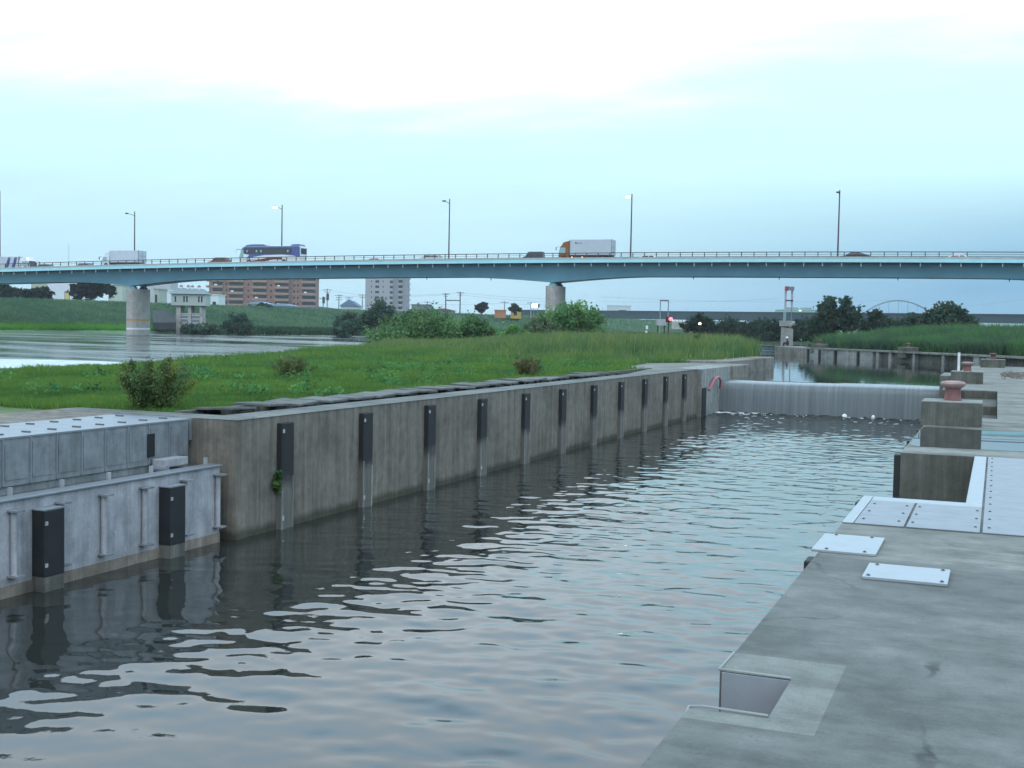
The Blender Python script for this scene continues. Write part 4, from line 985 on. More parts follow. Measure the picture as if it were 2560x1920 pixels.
def truck(s, off, L, H, label, cabcol, boxcol, flip=False, deflector=True, cabL=1.9, cabH=2.45, Wd=2.3, trim=None, sk='chassis'):
    "front at -x"
    t = thing('box_truck', label, 'truck', on_deck(s, off), BANG + (math.pi if flip else 0), 'vehicles crossing the road bridge')
    hl = L / 2; x0 = -hl; xb = -hl + cabL
    pm = paint('cab_paint', cabcol)
    cabp = [(x0, .45), (x0 + .02, 1.1), (x0 + .28, cabH - .15), (x0 + .45, cabH), (xb - .1, cabH), (xb - .1, .45)]
    cab = MB().prism(cabp, -Wd / 2 + .06, Wd / 2 - .06, 'y').build('cab', pm, t, bevel=.07)
    if deflector:
        MB().prism([(x0 + .42, cabH - .02), (x0 + .75, cabH + .55), (xb - .14, H - .15), (xb - .14, cabH - .02)], -Wd / 2 + .2, Wd / 2 - .2, 'y').build('deflector', pm, cab, bevel=.06)
    for sg in (-1, 1):
        yy = sg * (Wd / 2 - .052)
        v = [(x0 + .16, yy, 1.32), (x0 + .36, yy, cabH - .30), (xb - .75, yy, cabH - .30), (xb - .75, yy, 1.32)]
        MB().add(v + [(a_, b_ - sg * .03, c_) for a_, b_, c_ in v], [(0, 1, 2, 3), (7, 6, 5, 4), (0, 4, 5, 1), (1, 5, 6, 2), (2, 6, 7, 3), (3, 7, 4, 0)]).build('side_window', M['glass_lit'], cab)
        mr = MB().tube([(x0 + .1, sg * (Wd / 2 - .05), cabH - .2), (x0 - .28, sg * (Wd / 2 + .2), cabH - .28)], .025, 5); mr.box(x0 - .34, x0 - .27, sg * (Wd / 2 + .2) - .1, sg * (Wd / 2 + .2) + .1, cabH - .78, cabH - .26)
        mr.build('mirror', M['chassis'], cab)
        MB().box(x0 - .012, x0 + .06, sg * .75 - .2, sg * .75 + .2, .62, .82).build('headlight', M['white'], cab)
    MB().add([(x0 + .005, -Wd / 2 + .2, 1.2), (x0 + .005, Wd / 2 - .2, 1.2), (x0 + .255, Wd / 2 - .25, cabH - .2), (x0 + .255, -Wd / 2 + .25, cabH - .2)], [(0, 1, 2, 3)]).build('windscreen', M['glass'], cab)
    bxm = plain('box_sheet', boxcol, .45, .1, var=.06, scale=.8)
    bx = MB().box(xb, hl, -Wd / 2, Wd / 2, .98, H).build('cargo_box', bxm, t, bevel=.03)
    tm = trim or M['steel_grey']
    for (a0, a1, b0, b1, c0, c1) in ((xb - .005, xb + .09, -Wd / 2 - .012, Wd / 2 + .012, .96, H + .012), (hl - .09, hl + .012, -Wd / 2 - .012, -Wd / 2 + .1, .96, H + .012), (hl - .09, hl + .012, Wd / 2 - .1, Wd / 2 + .012, .96, H + .012), (xb, hl, -Wd / 2 - .012, -Wd / 2 + .06, .95, 1.06)):
        MB().box(a0, a1, b0, b1, c0, c1).build('frame_trim', tm, bx)
    MB().box(hl + .0, hl + .014, -.02, .02, 1.0, H).build('door_gap', M['chassis'], bx)
    for zz in (1.5, 2.2): MB().box(hl, hl + .022, -Wd / 2 + .15, Wd / 2 - .15, zz - .03, zz + .03).build('door_bar', M['steel_grey'], bx)
    MB().box(x0 + .3, hl - .1, -Wd / 2 + .25, Wd / 2 - .25, .5, .96).build('chassis', M[sk], t)
    MB().box(xb + .7, hl - 2.0, -Wd / 2 + .04, -Wd / 2 + .12, .45, .85).build('side_guard', M[sk], t)
    for x in (x0 + 1.0, hl - 1.5):
        for y in (-Wd / 2 + .2, Wd / 2 - .2): wheel(t, x, y, .46, .3)
    return t, bx, xb, hl
# lettered white truck at the left edge, heading right (far lane)
t, bx, xb, hl = truck(-5.5, 7.6, 13.2, 3.15, 'white truck with two slanted blue strokes on its box at the left picture edge', (.72, .76, .78), (.50, .53, .58), flip=True, cabL=2.6, cabH=2.55)
blue = plain('blue_lettering', (.045, .085, .33), .5)
for k in range(2):                        # two italic figure ones
    x = xb + 1.0 + 1.6 * (1 - k)
    st = [(x + .78, 1.02), (x - .06, 1.02), (x - .30, 2.42), (x + .16, 2.52), (x + .10, 2.70), (x - .10, 3.0), (x - .62, 3.0), (x - .58, 2.6), (x - .42, 2.5)]
    for sgn in (-1, 1):
        yy = sgn * 1.15
        MB().prism(st, min(yy, yy + sgn * .008), max(yy, yy + sgn * .008), 'y').build('blue_stroke', blue, bx)
MB().lathe([(.05, -.1), (.14, 0), (.05, .1)], (-4.25 - 1.9, 1.0, 2.75), 8).build('marker_lamp', M['lamp_on'], t)
MB().box(-6.0, -5.2, 1.095, 1.108, .9, 1.3).build('red_mark', plain('red_mark', (.5, .04, .12), .5), t)
truck(26.2, 3.0, 8.3, 3.2, 'plain grey white box truck left of the coach', (.62, .70, .74), (.52, .57, .64), Wd=2.25, cabH=2.3)
t, bx, xb, hl = truck(115.6, 3.0, 8.8, 3.45, 'truck with an orange cab and a tall silver box', (.23, .068, .012), (.46, .50, .55), cabH=2.5, sk='chassis')
mk = plain('faded_dark_print', (.12, .14, .17), .6)
sc = MB(); yy = -1.158
sc.prism([(xb + .85, 2.98), (xb + 1.0, 3.08), (xb + 1.12, 2.96), (xb + 1.28, 3.05), (xb + 1.18, 2.86), (xb + 1.3, 2.74), (xb + 1.08, 2.80), (xb + .92, 2.74)], yy, yy + .006, 'y')
for k in range(5): sc.box(xb + 1.3 + .17 * k, xb + 1.41 + .17 * k, yy, yy + .006, 2.80, 2.92 + .05 * (k % 2))
sc.build('printed_mark', mk, bx)
for x in (-2.1, -.4): MB().box(x - .1, x + .1, -1.16, -1.12, .55, .75).build('amber_lamp', plain('amber_lens', (.9, .45, .1), .4, emit=(1, .5, .15), es=1.5), t)
# coach
t = thing('coach', 'blue and white motor coach with a dark red wave along its side', 'bus', on_deck(58.0, 3.0), BANG, 'vehicles crossing the road bridge')
L2, WB = 6.2, 1.22
prof = [(-L2 + .1, .35), (-L2, .9), (-L2 + .10, 1.4), (-L2 + .50, 2.75), (-L2 + .95, 3.15), (-L2 + 1.8, 3.28), (L2 - .2, 3.28), (L2, 3.1), (L2, .45), (L2 - .2, .35)]
bw_ = paint('coach_white', (.70, .73, .74)); bb = paint('coach_blue', (.06, .08, .26)); br = paint('coach_red', (.16, .02, .035))
body = MB().prism(prof, -WB, WB, 'y').build('body', bw_, t, bevel=.08)
MB().prism([(-L2 + .9, 3.2), (-L2 + 1.5, 3.52), (-L2 + 2.4, 3.62), (-L2 + 4.8, 3.62), (-L2 + 5.6, 3.27)], -.95, .95, 'y').build('roof_unit', bb, t, bevel=.06)
MB().prism([(L2 - 2.3, 3.27), (L2 - 1.7, 3.58), (L2 - .4, 3.62), (L2 - .12, 3.27)], -.95, .95, 'y').build('roof_unit', bb, t, bevel=.06)
for sg in (-1, 1):
    y0, y1 = sorted((sg * (WB - .004), sg * (WB + .006)))
    MB().prism([(-L2 + .55, 2.72), (-L2 + .98, 3.13), (-L2 + 1.8, 3.24), (L2 - .25, 3.24), (L2 - .06, 3.08), (L2 - .04, 1.35), (L2 - 1.5, 1.62), (L2 - 3.6, 1.78), (-L2 + 5.2, 1.70), (-L2 + 3.2, 1.42), (-L2 + 1.5, 1.0), (-L2 + 2.15, 1.75), (-L2 + .75, 2.0)], y0, y1, 'y').build('blue_panel', bb, body)
    y2, y3 = sorted((sg * (WB + .004), sg * (WB + .014)))
    MB().prism([(-L2 + 1.15, 1.95), (-L2 + 1.05, 2.9), (-L2 + 1.6, 2.95), (L2 - 1.9, 2.95), (L2 - 1.6, 2.75), (L2 - 1.75, 1.86), (-L2 + 2.2, 1.86)], y2, y3, 'y').build('side_window', M['glass'], body)
    wv = []
    N_ = 14
    up = [(-L2 + 2.0 + 6.8 * k / N_, .72 + .72 * math.sin(math.pi * .5 * min(1, k / N_ * 1.15)) ** 2 + .10 * (k > 9) * -(k - 9) / 5) for k in range(N_ + 1)]
    dn = [(x, z - .50 + .06 * math.sin(x)) for x, z in up]
    MB().prism(up + dn[::-1], y0 - (.003 if sg < 0 else -.003), y1 + (.003 if sg > 0 else -.003), 'y').build('red_wave', br, body)
    v = [(-L2 + .10, 1.25), (-L2 + .50, 2.68), (-L2 + .95, 2.66), (-L2 + 1.0, 1.3)]
    MB().prism(v, y2, y3, 'y').build('door_glass', M['glass_lit'], body)
    MB().tube([(-L2 + .45, sg * (WB - .3), 2.75), (-L2 - .45, sg * WB, 2.72), (-L2 - .55, sg * WB, 2.2)], .05, 6).build('mirror', M['chassis'], t)
    for x in (-L2 + 2.1, L2 - 3.2): wheel(t, x, sg * (WB - .1), .48, .3)
    for k, x in enumerate((-L2 + 1.6, -L2 + 3.5, -L2 + 4.4, L2 - 2.6)):
        MB().box(x, x + (.30 if k else .25), *sorted((sg * (WB + .010), sg * (WB + .018))), 2.2, 2.6).build('window_glint', M['glass_lit'], body)
MB().add([(-L2 - .012, -WB + .1, 1.0), (-L2 - .012, WB - .1, 1.0), (-L2 + .085, WB - .1, 1.42), (-L2 + .485, WB - .15, 2.72), (-L2 + .485, -WB + .15, 2.72), (-L2 + .085, -WB + .1, 1.42)], [(0, 1, 2, 5), (5, 2, 3, 4)]).build('windscreen', M['glass'], body)
MB().box(L2 + .0, L2 + .012, -.95, .95, 1.9, 2.9).build('rear_window', M['glass'], body)
car(106.6, 3.2, 3.45, 1.5, 1.68, 'dark grey boxy minivan ahead of the orange cab truck', (.05, .045, .06), 'van', cat='minivan')
car(156.8, 3.0, 4.5, 1.75, 1.34, 'black sedan alone at the right end of the bridge', (.022, .02, .03), 'sedan')
car(46.9, 3.2, 4.2, 1.7, 1.55, 'orange brown car just ahead of the coach', (.26, .09, .035), 'wagon')
car(51.6, 7.8, 4.2, 1.7, 1.42, 'dark red car half hidden behind the coach front', (.17, .03, .03), 'sedan', flip=True)
car(88.2, 3.3, 4.2, 1.7, 1.45, 'silver car by the foot of the middle lamp post', (.52, .55, .56), 'wagon')
car(76.0, 7.8, 4.3, 1.7, 1.38, 'white car far lane behind the railing left of the silver one', (.66, .66, .68), 'sedan', flip=True)
car(124.8, 7.8, 4.4, 1.7, 1.40, 'white car in the far lane just right of the lit lamp post', (.70, .71, .73), 'sedan', flip=True)
car(171.3, 7.8, 4.4, 1.7, 1.40, 'white car in the far lane right of the black sedan', (.70, .71, .73), 'sedan', flip=True)
car(4.6, 7.6, 4.3, 1.7, 1.45, 'dark car ahead of the lettered truck', (.06, .05, .07), 'wagon', flip=True)
car(14.2, 7.6, 4.2, 1.7, 1.45, 'grey brown car between the lettered truck and the box truck', (.20, .17, .19), 'wagon', flip=True)

# ------------------------------------------------------------------ buildings behind the levee
HEAD = YAW
def site(px, D, z): return G(px, D, z)
def building(name, label, cat, px0, px1, ytop, D, z0=3.0, group=None, turn=0.):
    "Empty at the left front foot; local x to the right across the view; returns root, width, height"
    a_ = W(px0, hor(px0), D); b_ = W(px1, hor(px1), D)
    w_ = math.dist(a_[:2], b_[:2]); az = math.atan2(b_[1] - a_[1], b_[0] - a_[0])
    h_ = W((px0 + px1) / 2, ytop, D)[2] - z0
    return thing(name, label, cat, (a_[0], a_[1], z0), az + turn, group), w_, h_
# brown brick apartments
brick = plain('brown_brick', (.25, .135, .11), .9, var=.10, scale=.5); brick_l = plain('brown_brick_light', (.31, .19, .16), .9, var=.1, scale=.5)
t, w_, h_ = building('apartment_block', 'long brown brick apartment block with balconies behind the levee', 'building', 522, 785, 672, 592, 0.)
MB().box(0, w_, 0, 14, 0, h_).build('wall', brick, t)
bays = [(.035, .13), (.19, .325), (.42, .545), (.63, .755), (.885, .985)]
fh = 3.0; nf = int(h_ / fh)
for bi, (a_, b_) in enumerate(bays):
    for k in range(2, nf):
        z = k * fh
        if z + 2.6 > h_: continue
        x0, x1 = a_ * w_, b_ * w_ + (1.4 if bi == 4 else 0)
        bl = MB().box(x0 - .3, x1 + .3, -1.3, -.003, z, z + 1.15).build('balcony', brick_l, t)
        MB().box(x0, x1, -.02, .02, z + 1.2, z + 2.65).build('window', M['glass'], bl)
        if (bi + k) % 3 == 0: MB().box(x0 + 1, x0 + 2.4, -1.0, -.85, z + 1.16, z + 1.75).build('laundry', M['white'], bl)
for a_ in (.155, .365, .58, .70, .80, .835):
    for k in range(2, nf): MB().box(a_ * w_, a_ * w_ + .9, -.03, .02, k * fh + 1.2, k * fh + 2.3).build('window', M['glass'], t)
MB().box(.76 * w_, .79 * w_, -.35, .0, 0, h_ + 1).build('stair_shaft', plain('dark_brick', (.15, .10, .10), .9), t)
for k in range(2, nf): MB().box(-1.6, -.003, .5, 4, k * fh, k * fh + 1.1).build('end_balcony', brick_l, t)
# grey tower block
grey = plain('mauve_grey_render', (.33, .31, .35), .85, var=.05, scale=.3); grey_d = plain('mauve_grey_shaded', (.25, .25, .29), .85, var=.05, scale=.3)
t, w_, h_ = building('tower_block', 'pale mauve grey tower block seen under the middle of the bridge', 'building', 912, 1018, 660, 680, 0.)
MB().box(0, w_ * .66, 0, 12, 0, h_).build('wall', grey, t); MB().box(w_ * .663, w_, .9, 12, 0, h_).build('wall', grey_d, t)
for k in range(2, int(h_ / 3)):
    z = k * 3.0
    MB().box(w_ * .235, w_ * .325, -.04, .05, z + 1.0, z + 2.3).build('window', M['glass'], t)
    for xx in (.135, .41): MB().box(w_ * xx, w_ * xx + .5, -.04, .05, z + 1.2, z + 2.2).build('window', M['glass'], t)
    MB().box(w_ * .58, w_ * .65, -.04, .05, z + .9, z + 2.3).build('window', M['glass'], t)
    bl = MB().box(w_ * .77, w_ * .88, -.2, .897, z, z + 1.1).build('balcony', grey, t); MB().box(w_ * .78, w_ * .87, .86, .95, z + 1.15, z + 2.5).build('window', M['glass'], bl)
    MB().box(w_ + .003, w_ + 1.2, 1.2, 4, z, z + 1.15).build('end_balcony', grey, t)
# white building with a coloured banner at the left
wh = plain('white_render', (.62, .62, .70), .85, var=.04, scale=.5)
t, w_, h_ = building('white_building', 'white building with a tall red and yellow banner under the bridge at the left', 'building', 118, 186, 672, 380, 3.)
MB().box(0, w_, 0, 9, 0, h_).build('wall', wh, t)
for xx, zz in ((.24, .42), (.24, .12)): MB().box(w_ * xx, w_ * xx + .4, -.03, .03, h_ * zz, h_ * zz + .8).build('window', M['glass'], t)
bn = MB().box(w_ * .64, w_ * .82, -.1, -.003, .6, h_ * .50).build('banner', plain('red_brown_banner', (.22, .07, .08), .8), t)
MB().box(w_ * .66, w_ * .80, -.13, -.1, h_ * .30, h_ * .46).build('yellow_panel', plain('yellow_panel', (.55, .47, .18), .8), bn)
MB().box(w_ * .65, w_ * .81, -.12, -.1, .6, h_ * .16).build('lower_panel', plain('violet_panel', (.22, .22, .34), .8), bn)
t, w_, h_ = building('beige_building', 'low beige building just left of the white one', 'building', 78, 119, 706, 395, 3.)
MB().box(0, w_, 0, 8, 0, h_).build('wall', plain('beige_render', (.40, .40, .35), .85), t)
MB().box(-.3, w_ + .3, -.3, 8.3, h_, h_ + .4).build('roof', M['steel_grey'], t)
def flat_building(nm, label, px0, px1, ytop, D, col, win=(), roofcol=None, pitch=0., z0=3.0, cat='building', group=None, dep=9):
    t, w_, h_ = building(nm, label, cat, px0, px1, ytop, D, z0, group)
    wall = h_ - pitch
    MB().box(0, w_, 0, dep, 0, wall).build('wall', plain(nm + '_wall', col, .85, var=.06, scale=.4), t)
    rm = plain(nm + '_roof', roofcol or (.25, .26, .28), .8)
    if pitch > 0: MB().prism([(-.5, wall + .003), (w_ * .5 - w_ * .08, h_), (w_ * .5 + w_ * .08, h_), (w_ + .5, wall + .003)], -.5, dep + .5, 'y').build('roof', rm, t)
    else: MB().box(-.2, w_ + .2, -.2, dep + .2, wall + .003, wall + .35).build('roof', rm, t)
    for (a_, b_, c_, d_) in win: MB().box(w_ * a_, w_ * b_, -.04, .03, wall * c_, wall * d_).build('window', M['glass'], t)
    return t
flat_building('concrete_building', 'pale greenish concrete building left of the banded bridge pier', 270, 306, 714, 372, (.42, .46, .42), [(.06, .22, .55, .75)])
flat_building('concrete_annex', 'small grey building just right of the banded bridge pier', 385, 396, 724, 372, (.36, .38, .34), [(.2, .7, .5, .8)])
flat_building('grey_warehouse', 'plain light grey warehouse behind the banded pier', 350, 427, 697, 430, (.42, .43, .47), [(.55, .62, .55, .6), (.75, .82, .55, .6)], (.4, .42, .45))
flat_building('white_shed', 'low white shed in front of the grey warehouse', 392, 432, 728, 400, (.62, .64, .70), [], (.6, .62, .66))
flat_building('white_annex', 'small white house between the sluice house and the brown apartments', 513, 546, 738, 385, (.58, .62, .66), [(.15, .35, .3, .7), (.55, .8, .3, .7)], (.55, .58, .6))
flat_building('blue_roof_shed', 'long low shed with a pale blue roof below the brown apartments', 616, 672, 753, 375, (.32, .36, .42), [], (.22, .29, .42), .9)
flat_building('blue_roof_shed', 'second lower shed with a blue grey roof to the right', 676, 735, 759, 378, (.30, .33, .40), [], (.24, .30, .42), .8)
flat_building('blue_roof_house', 'small house with a blue hipped roof in front of the grey tower', 851, 894, 751, 400, (.50, .53, .54), [(.15, .3, .3, .7)], (.12, .17, .30), 1.9)
flat_building('low_house', 'dark flat roofed house right of the grey tower block', 1028, 1075, 763, 470, (.17, .18, .20), [], (.13, .13, .15))
flat_building('low_house', 'low house with a rusty roof left of the lone levee tree', 1080, 1135, 771, 470, (.22, .20, .21), [], (.22, .11, .11), .8)
flat_building('low_house', 'long low grey house behind the levee left of the blue roofed one', 726, 850, 766, 430, (.20, .19, .22), [], (.16, .15, .18), .8)
flat_building('orange_shed', 'tiny orange shed on the levee left of the yellow one', 1236, 1264, 777, 430, (.42, .20, .11), [], (.40, .18, .1), z0=4.5)
flat_building('yellow_shed', 'small yellow shed under the flat topped tree', 1276, 1302, 771, 432, (.48, .33, .08), [(.3, .6, .3, .7)], (.35, .40, .36), z0=4.5)
flat_building('white_long_house', 'pale long building standing above the far dark railway bridge', 1520, 1576, 765, 640, (.50, .54, .60), [(.1, .3, .3, .7), (.45, .8, .5, .8)], (.46, .5, .56), z0=3)
t = flat_building('green_roof_hall', 'pale green roofed hall behind the far bridge near the tower', 1945, 2050, 771, 700, (.28, .46, .42), [], (.26, .44, .41), 1.0, z0=2)
MB().box(11.8, 13.2, -.1, -.05, 11.9, 12.7).build('lit_window', plain('lit_window', (.8, 1, .5), .5, emit=(.8, 1, .5), es=1.6), t)
for xx in (5.5, 13.5): MB().box(xx, xx + 6, 1, 5, 13.1, 13.9).build('roof_vent', M['steel_grey'], t)
# sluice house on legs
SD = 268
t, w_, h_ = building('sluice_house', 'pale green grey sluice house raised on concrete legs beside the river', 'sluice house', 428, 513, 735, SD, 0.)
zb = W(470, 811, SD)[2]; zf = W(470, 763, SD)[2]; zr = W(470, 735, SD)[2]; zt_ = W(470, 722, SD)[2]
sg_ = plain('pale_green_render', (.40, .45, .42), .85, var=.05, scale=.6)
MB().box(0, w_, 0, 4.5, zf, zr).build('house_wall', sg_, t)
MB().box(-.1, w_ + .1, -.1, 4.6, zf - .12, zf).build('floor_slab', M['steel_grey'], t)
rf = MB().add([(-.55, -.5, zr), (w_ + .3, -.5, zr), (w_ + .3, 5, zr), (-.55, 5, zr), (1.1, 2.2, zt_ + .25), (w_ - .9, 2.2, zt_ + .05)], [(0, 1, 5, 4), (1, 2, 5), (2, 3, 4, 5), (3, 0, 4), (3, 2, 1, 0)]).build('roof', plain('green_grey_tiles', (.20, .25, .26), .8), t)
for xx in (.21, .42, .54, .74):
    cp = MB().box(w_ * xx - .3, w_ * xx + .3, 1.9, 2.5, zt_ - .3, zt_ + .55).build('cupola', M['white'], rf)
    MB().lathe([(.48, zt_ + .55), (.3, zt_ + .75), (.02, zt_ + .95)], (w_ * xx, 2.2, 0), 8).build('cupola_cap', plain('red_grey_cap', (.24, .12, .13), .7), cp)
for xx in (.12, .375, .46, .81, .895): MB().box(w_ * xx - .17, w_ * xx + .17, -.03, .03, zf + .7, zr - .5).build('window', M['glass'], t)
for xx, ww in ((.13, .13), (.48, .09), (.82, .07)):
    MB().box(w_ * xx, w_ * (xx + ww), .4, 3.6, -2.5, zf - .121).build('leg', M['pier'], t)
for a_, b_ in ((.265, .475), (.575, .815)):
    for zz in (zb + .25, zb + 1.15, zb + 1.95, zb + 2.3): MB().box(w_ * a_, w_ * b_, .6, .75, zz, zz + .13).build('railing', M['white'], t)
    MB().box(w_ * a_, w_ * b_, .8, 1.0, zb - .2, zb + 2.3).build('gate_panel', M['steel_grey'], t)
# sloping concrete revetment with path beside the sluice
rv = MB(); a_, b_, c_, d_ = (W(382, 775, 276), W(432, 777, 272), W(440, 806, 262), W(382, 806, 262))
rv.add([tuple(p) for p in (a_, b_, c_, d_)] + [(p[0], p[1], p[2] - 1.5) for p in (a_, b_, c_, d_)], [(0, 1, 2, 3), (7, 6, 5, 4), (0, 4, 5, 1), (1, 5, 6, 2), (2, 6, 7, 3), (3, 7, 4, 0)])
tag(rv.build('revetment', concrete('revetment', (.05, .056, .06), stain=.3)), 'dark sloping stone revetment between the banded pier and the sluice house', 'revetment')

# ------------------------------------------------------------------ poles, wires, gantries
def upole(px, yt, yb, D, label, arms=2, trafo=False):
    b = W(px, yb, D); h_ = (yb - yt) / FPX * D
    t = thing('utility_pole', label, 'utility pole', b, YAW, 'utility poles behind the levee')
    MB().tube([(0, 0, -2), (0, 0, h_)], [.24, .16], 7).build('pole', M['steel_grey'], t)
    for k in range(arms): MB().box(-1.1 - .4 * (k == 0), 1.1 + .4 * (k == 0), -.08, .08, h_ - .5 - .8 * k, h_ - .32 - .8 * k).build('cross_arm', M['rail'], t)
    if trafo: MB().lathe([(.45, 0), (.5, .1), (.5, 2.2), (.4, 2.4)], (.2, -.5, h_ * .35), 10).build('transformer', M['rail'], t)
    return np.array([b[0], b[1], b[2] + h_ - .4])
tops = [upole(818, 722, 766, 430, 'tallest utility pole right of the brown apartments with broad cross arm', 2, True), upole(847, 736, 766, 450, 'slim utility pole left of the blue hipped roof', 3),
        upole(872, 742, 764, 460, 'short utility pole above the blue hipped roof', 2), upole(906, 735, 760, 450, 'utility pole at the left edge of the grey tower block', 2), upole(808, 744, 766, 440, 'stubby dark utility pole just left of the tallest one', 1, True)]
tp2 = [upole(1068, 753, 768, 470, 'small utility pole beside the dark flat roofed house', 1), upole(1261, 753, 780, 450, 'plain thin pole between the lone tree and the yellow shed', 1), upole(1327, 755, 784, 450, 'pole beside the lit roadside sign', 1)]
t = thing('power_gantry', 'H shaped twin pole power gantry behind the levee left of the lone tree', 'gantry', W(1114, 772, 460), YAW)
k_ = 460 / FPX
for px, yt in ((1114, 733), (1150, 729)):
    x = (px - 1114) * k_; h_ = (772 - yt) * k_
    MB().tube([(x, 0, -3), (x, 0, h_)], [.26, .2], 7).build('pole', M['pole'], t)
    MB().box(x - 1.4, x + 1.4, -.1, .1, h_ - .5, h_ - .25).build('cross_arm', M['pole'], t); MB().box(x - .8, x + .8, -.1, .1, h_ - 1.3, h_ - 1.1).build('cross_arm', M['pole'], t)
MB().box(.1, 36 * k_, -.12, .12, (772 - 752) * k_, (772 - 749.5) * k_).build('beam', M['pole'], t)
wires = [((700, 738, 450), (818, 724, 430)), ((818, 724, 430), (906, 737, 450)), ((847, 740, 450), (1030, 739, 455)), ((1020, 738, 455), (1150, 731, 460)), ((1150, 732, 460), (1420, 748, 470)), ((1114, 737, 460), (1000, 740, 455)), ((1150, 737, 460), (1440, 757, 470)), ((1068, 760, 470), (1261, 758, 450)), ((1261, 758, 450), (1420, 762, 450)), ((1500, 742, 520), (2300, 748, 520)), ((1500, 753, 520), (1950, 746, 520)), ((2300, 775, 520), (2600, 742, 520))]
wl = ['from the brown apartments to the tallest pole', 'from the tallest pole to the grey tower block', 'low beside the grey tower block', 'from the grey tower block to the twin pole gantry', 'from the gantry towards the central pier', 'leaving the shorter gantry pole to the left', 'lower one right of the gantry', 'from the dark house to the thin pole', 'behind the lit roadside sign', 'highest over the far railway bridge', 'lower one over the far railway bridge left of the tower', 'rising to the right picture edge under the bridge']
for (a_, b_), lab in zip(wires, wl):
    A, B = W(*a_), W(*b_); ptsw = []
    for k in range(9):
        u = k / 8; p = A + (B - A) * u; p[2] -= 4 * u * (1 - u) * .012 * math.dist(A, B); ptsw.append(tuple(p))
    tag(MB().tube(ptsw, .035, 4).build('power_line', M['steel_grey']), 'thin power line ' + lab, 'power line', 'power lines')
t = thing('roadside_sign', 'lit white and yellow roadside sign on the levee left of the central pier', 'sign', W(1338, 786, 450), YAW)
k_ = 450 / FPX
MB().box(-1.4, .9, -.15, .15, 17 * k_, 27 * k_).build('panel', plain('lit_sign', (1, .97, .85), .5, emit=(1, .95, .75), es=1.1), t)
MB().box(.905, 1.6, -.1, .15, 17.5 * k_, 26.5 * k_).build('side_panel', M['chassis'], t)
MB().box(-.1, .35, -.19, -.15, 19 * k_, 26 * k_).build('yellow_bar', plain('yellow_bar', (.8, .5, .05), .5, emit=(.9, .6, .1), es=.5), t)
for x in (-.6, .9): MB().tube([(x, .3, -1), (x, .3, 18 * k_)], .1, 6).build('post', M['steel_grey'], t)
# signal with red lamp, control box, small markers
t = thing('signal_post', 'canal signal post with a glowing red lamp above the tall grass', 'signal', W(1671, 834, 112), YAW)
k_ = 112 / FPX
MB().tube([(0, 0, -1.2), (0, 0, 40 * k_)], .07, 8).build('post', M['chassis'], t)
MB().box(-.28, .12, -.12, .12, 28 * k_, 42 * k_).build('housing', M['rubber'], t, bevel=.03)
MB().lathe([(.02, -.16), (.14, -.12), (.19, 0), (.14, .12), (.02, .16)], (.16, -.16, 36.5 * k_), 12).build('red_lamp', plain('red_lamp', (1, .1, .12), .4, emit=(1, .12, .14), es=3.0), t, smooth=True)
t = thing('control_box', 'grey control cabinet on legs left of the red signal', 'cabinet', W(1653, 828, 116), YAW)
k_ = 116 / FPX
MB().box(-.45, .45, -.3, .3, 14 * k_, 29 * k_).build('cabinet', M['galv'], t, bevel=.02)
for x in (-.35, .3): MB().box(x - .06, x + .06, -.06, .06, -.8, 14 * k_).build('leg', M['chassis'], t)
t = thing('portal_frame', 'slim grey portal frame standing behind the control cabinet', 'gantry', W(1650, 800, 330), YAW)
k_ = 330 / FPX
for x in (0, 20 * k_): MB().tube([(x, 0, -6 if x == 0 else -1), (x, 0, 48 * k_)], .16, 6).build('post', M['steel_grey'], t)
MB().box(-.15, 20.5 * k_, -.15, .15, 47 * k_, 50 * k_).build('beam', M['pole'], t)
for (px, y0, y1, lab) in ((1617, 814, 823, 'upper white marker board in the grass left of the control cabinet'), (1615, 827, 832, 'lower small white marker board left of the control cabinet')):
    b = W(px, y1 + 12, 110); k_ = 110 / FPX
    t = thing('marker_board', lab, 'marker', b, YAW, 'white marker boards')
    MB().box(-.1, .1, -.03, .03, 12 * k_, (12 + y1 - y0) * k_).build('board', M['white'], t); MB().tube([(0, .05, -.5), (0, .05, 12 * k_)], .03, 6).build('post', M['steel_grey'], t)
t = thing('path_lamp', 'small lit yellow lamp in front of the round dark tree', 'lamp', W(1749, 830, 196), YAW)
k_ = 196 / FPX
MB().tube([(0, 0, -1), (0, 0, 19 * k_)], .05, 6).build('post', M['chassis'], t)
MB().lathe([(.02, -.2), (.2, -.1), (.22, .05), (.02, .2)], (0, 0, 21 * k_), 10).build('globe', plain('yellow_lamp', (1, .9, .6), .4, emit=(1, .85, .5), es=5), t, smooth=True)
# suspended gate tower
TD = 200; k_ = TD / FPX
t = thing('gate_tower', 'slender red and white steel tower on a pale concrete pier in the water', 'tower', W(1968, 863, TD), YAW)
pale = plain('pale_tower_white', (.55, .50, .56), .6); redt = plain('tower_red', (.42, .05, .08), .6)
def X(px): return (px - 1968) * k_
def Zt(py): return (863 - py) * k_
pr = MB().prism([(X(1954), -2), (X(1979), -2), (X(1979), Zt(822)), (X(1954), Zt(818))], -.8, .8, 'y').build('pier', M['pier'], t)
MB().box(X(1950), X(1971), -1.0, 1.0, Zt(816), Zt(802)).build('pier_cap', M['pier'], pr)
MB().prism([(X(1971.2), Zt(821)), (X(1984), Zt(806)), (X(1983), Zt(803)), (X(1971.2), Zt(815))], -.7, .7, 'y').build('side_bracket', M['pier'], pr)
MB().box(X(1957), X(1962), -.3, .3, Zt(802), Zt(780)).build('column_foot', plain('teal_grey_steel', (.25, .38, .40), .6), t)
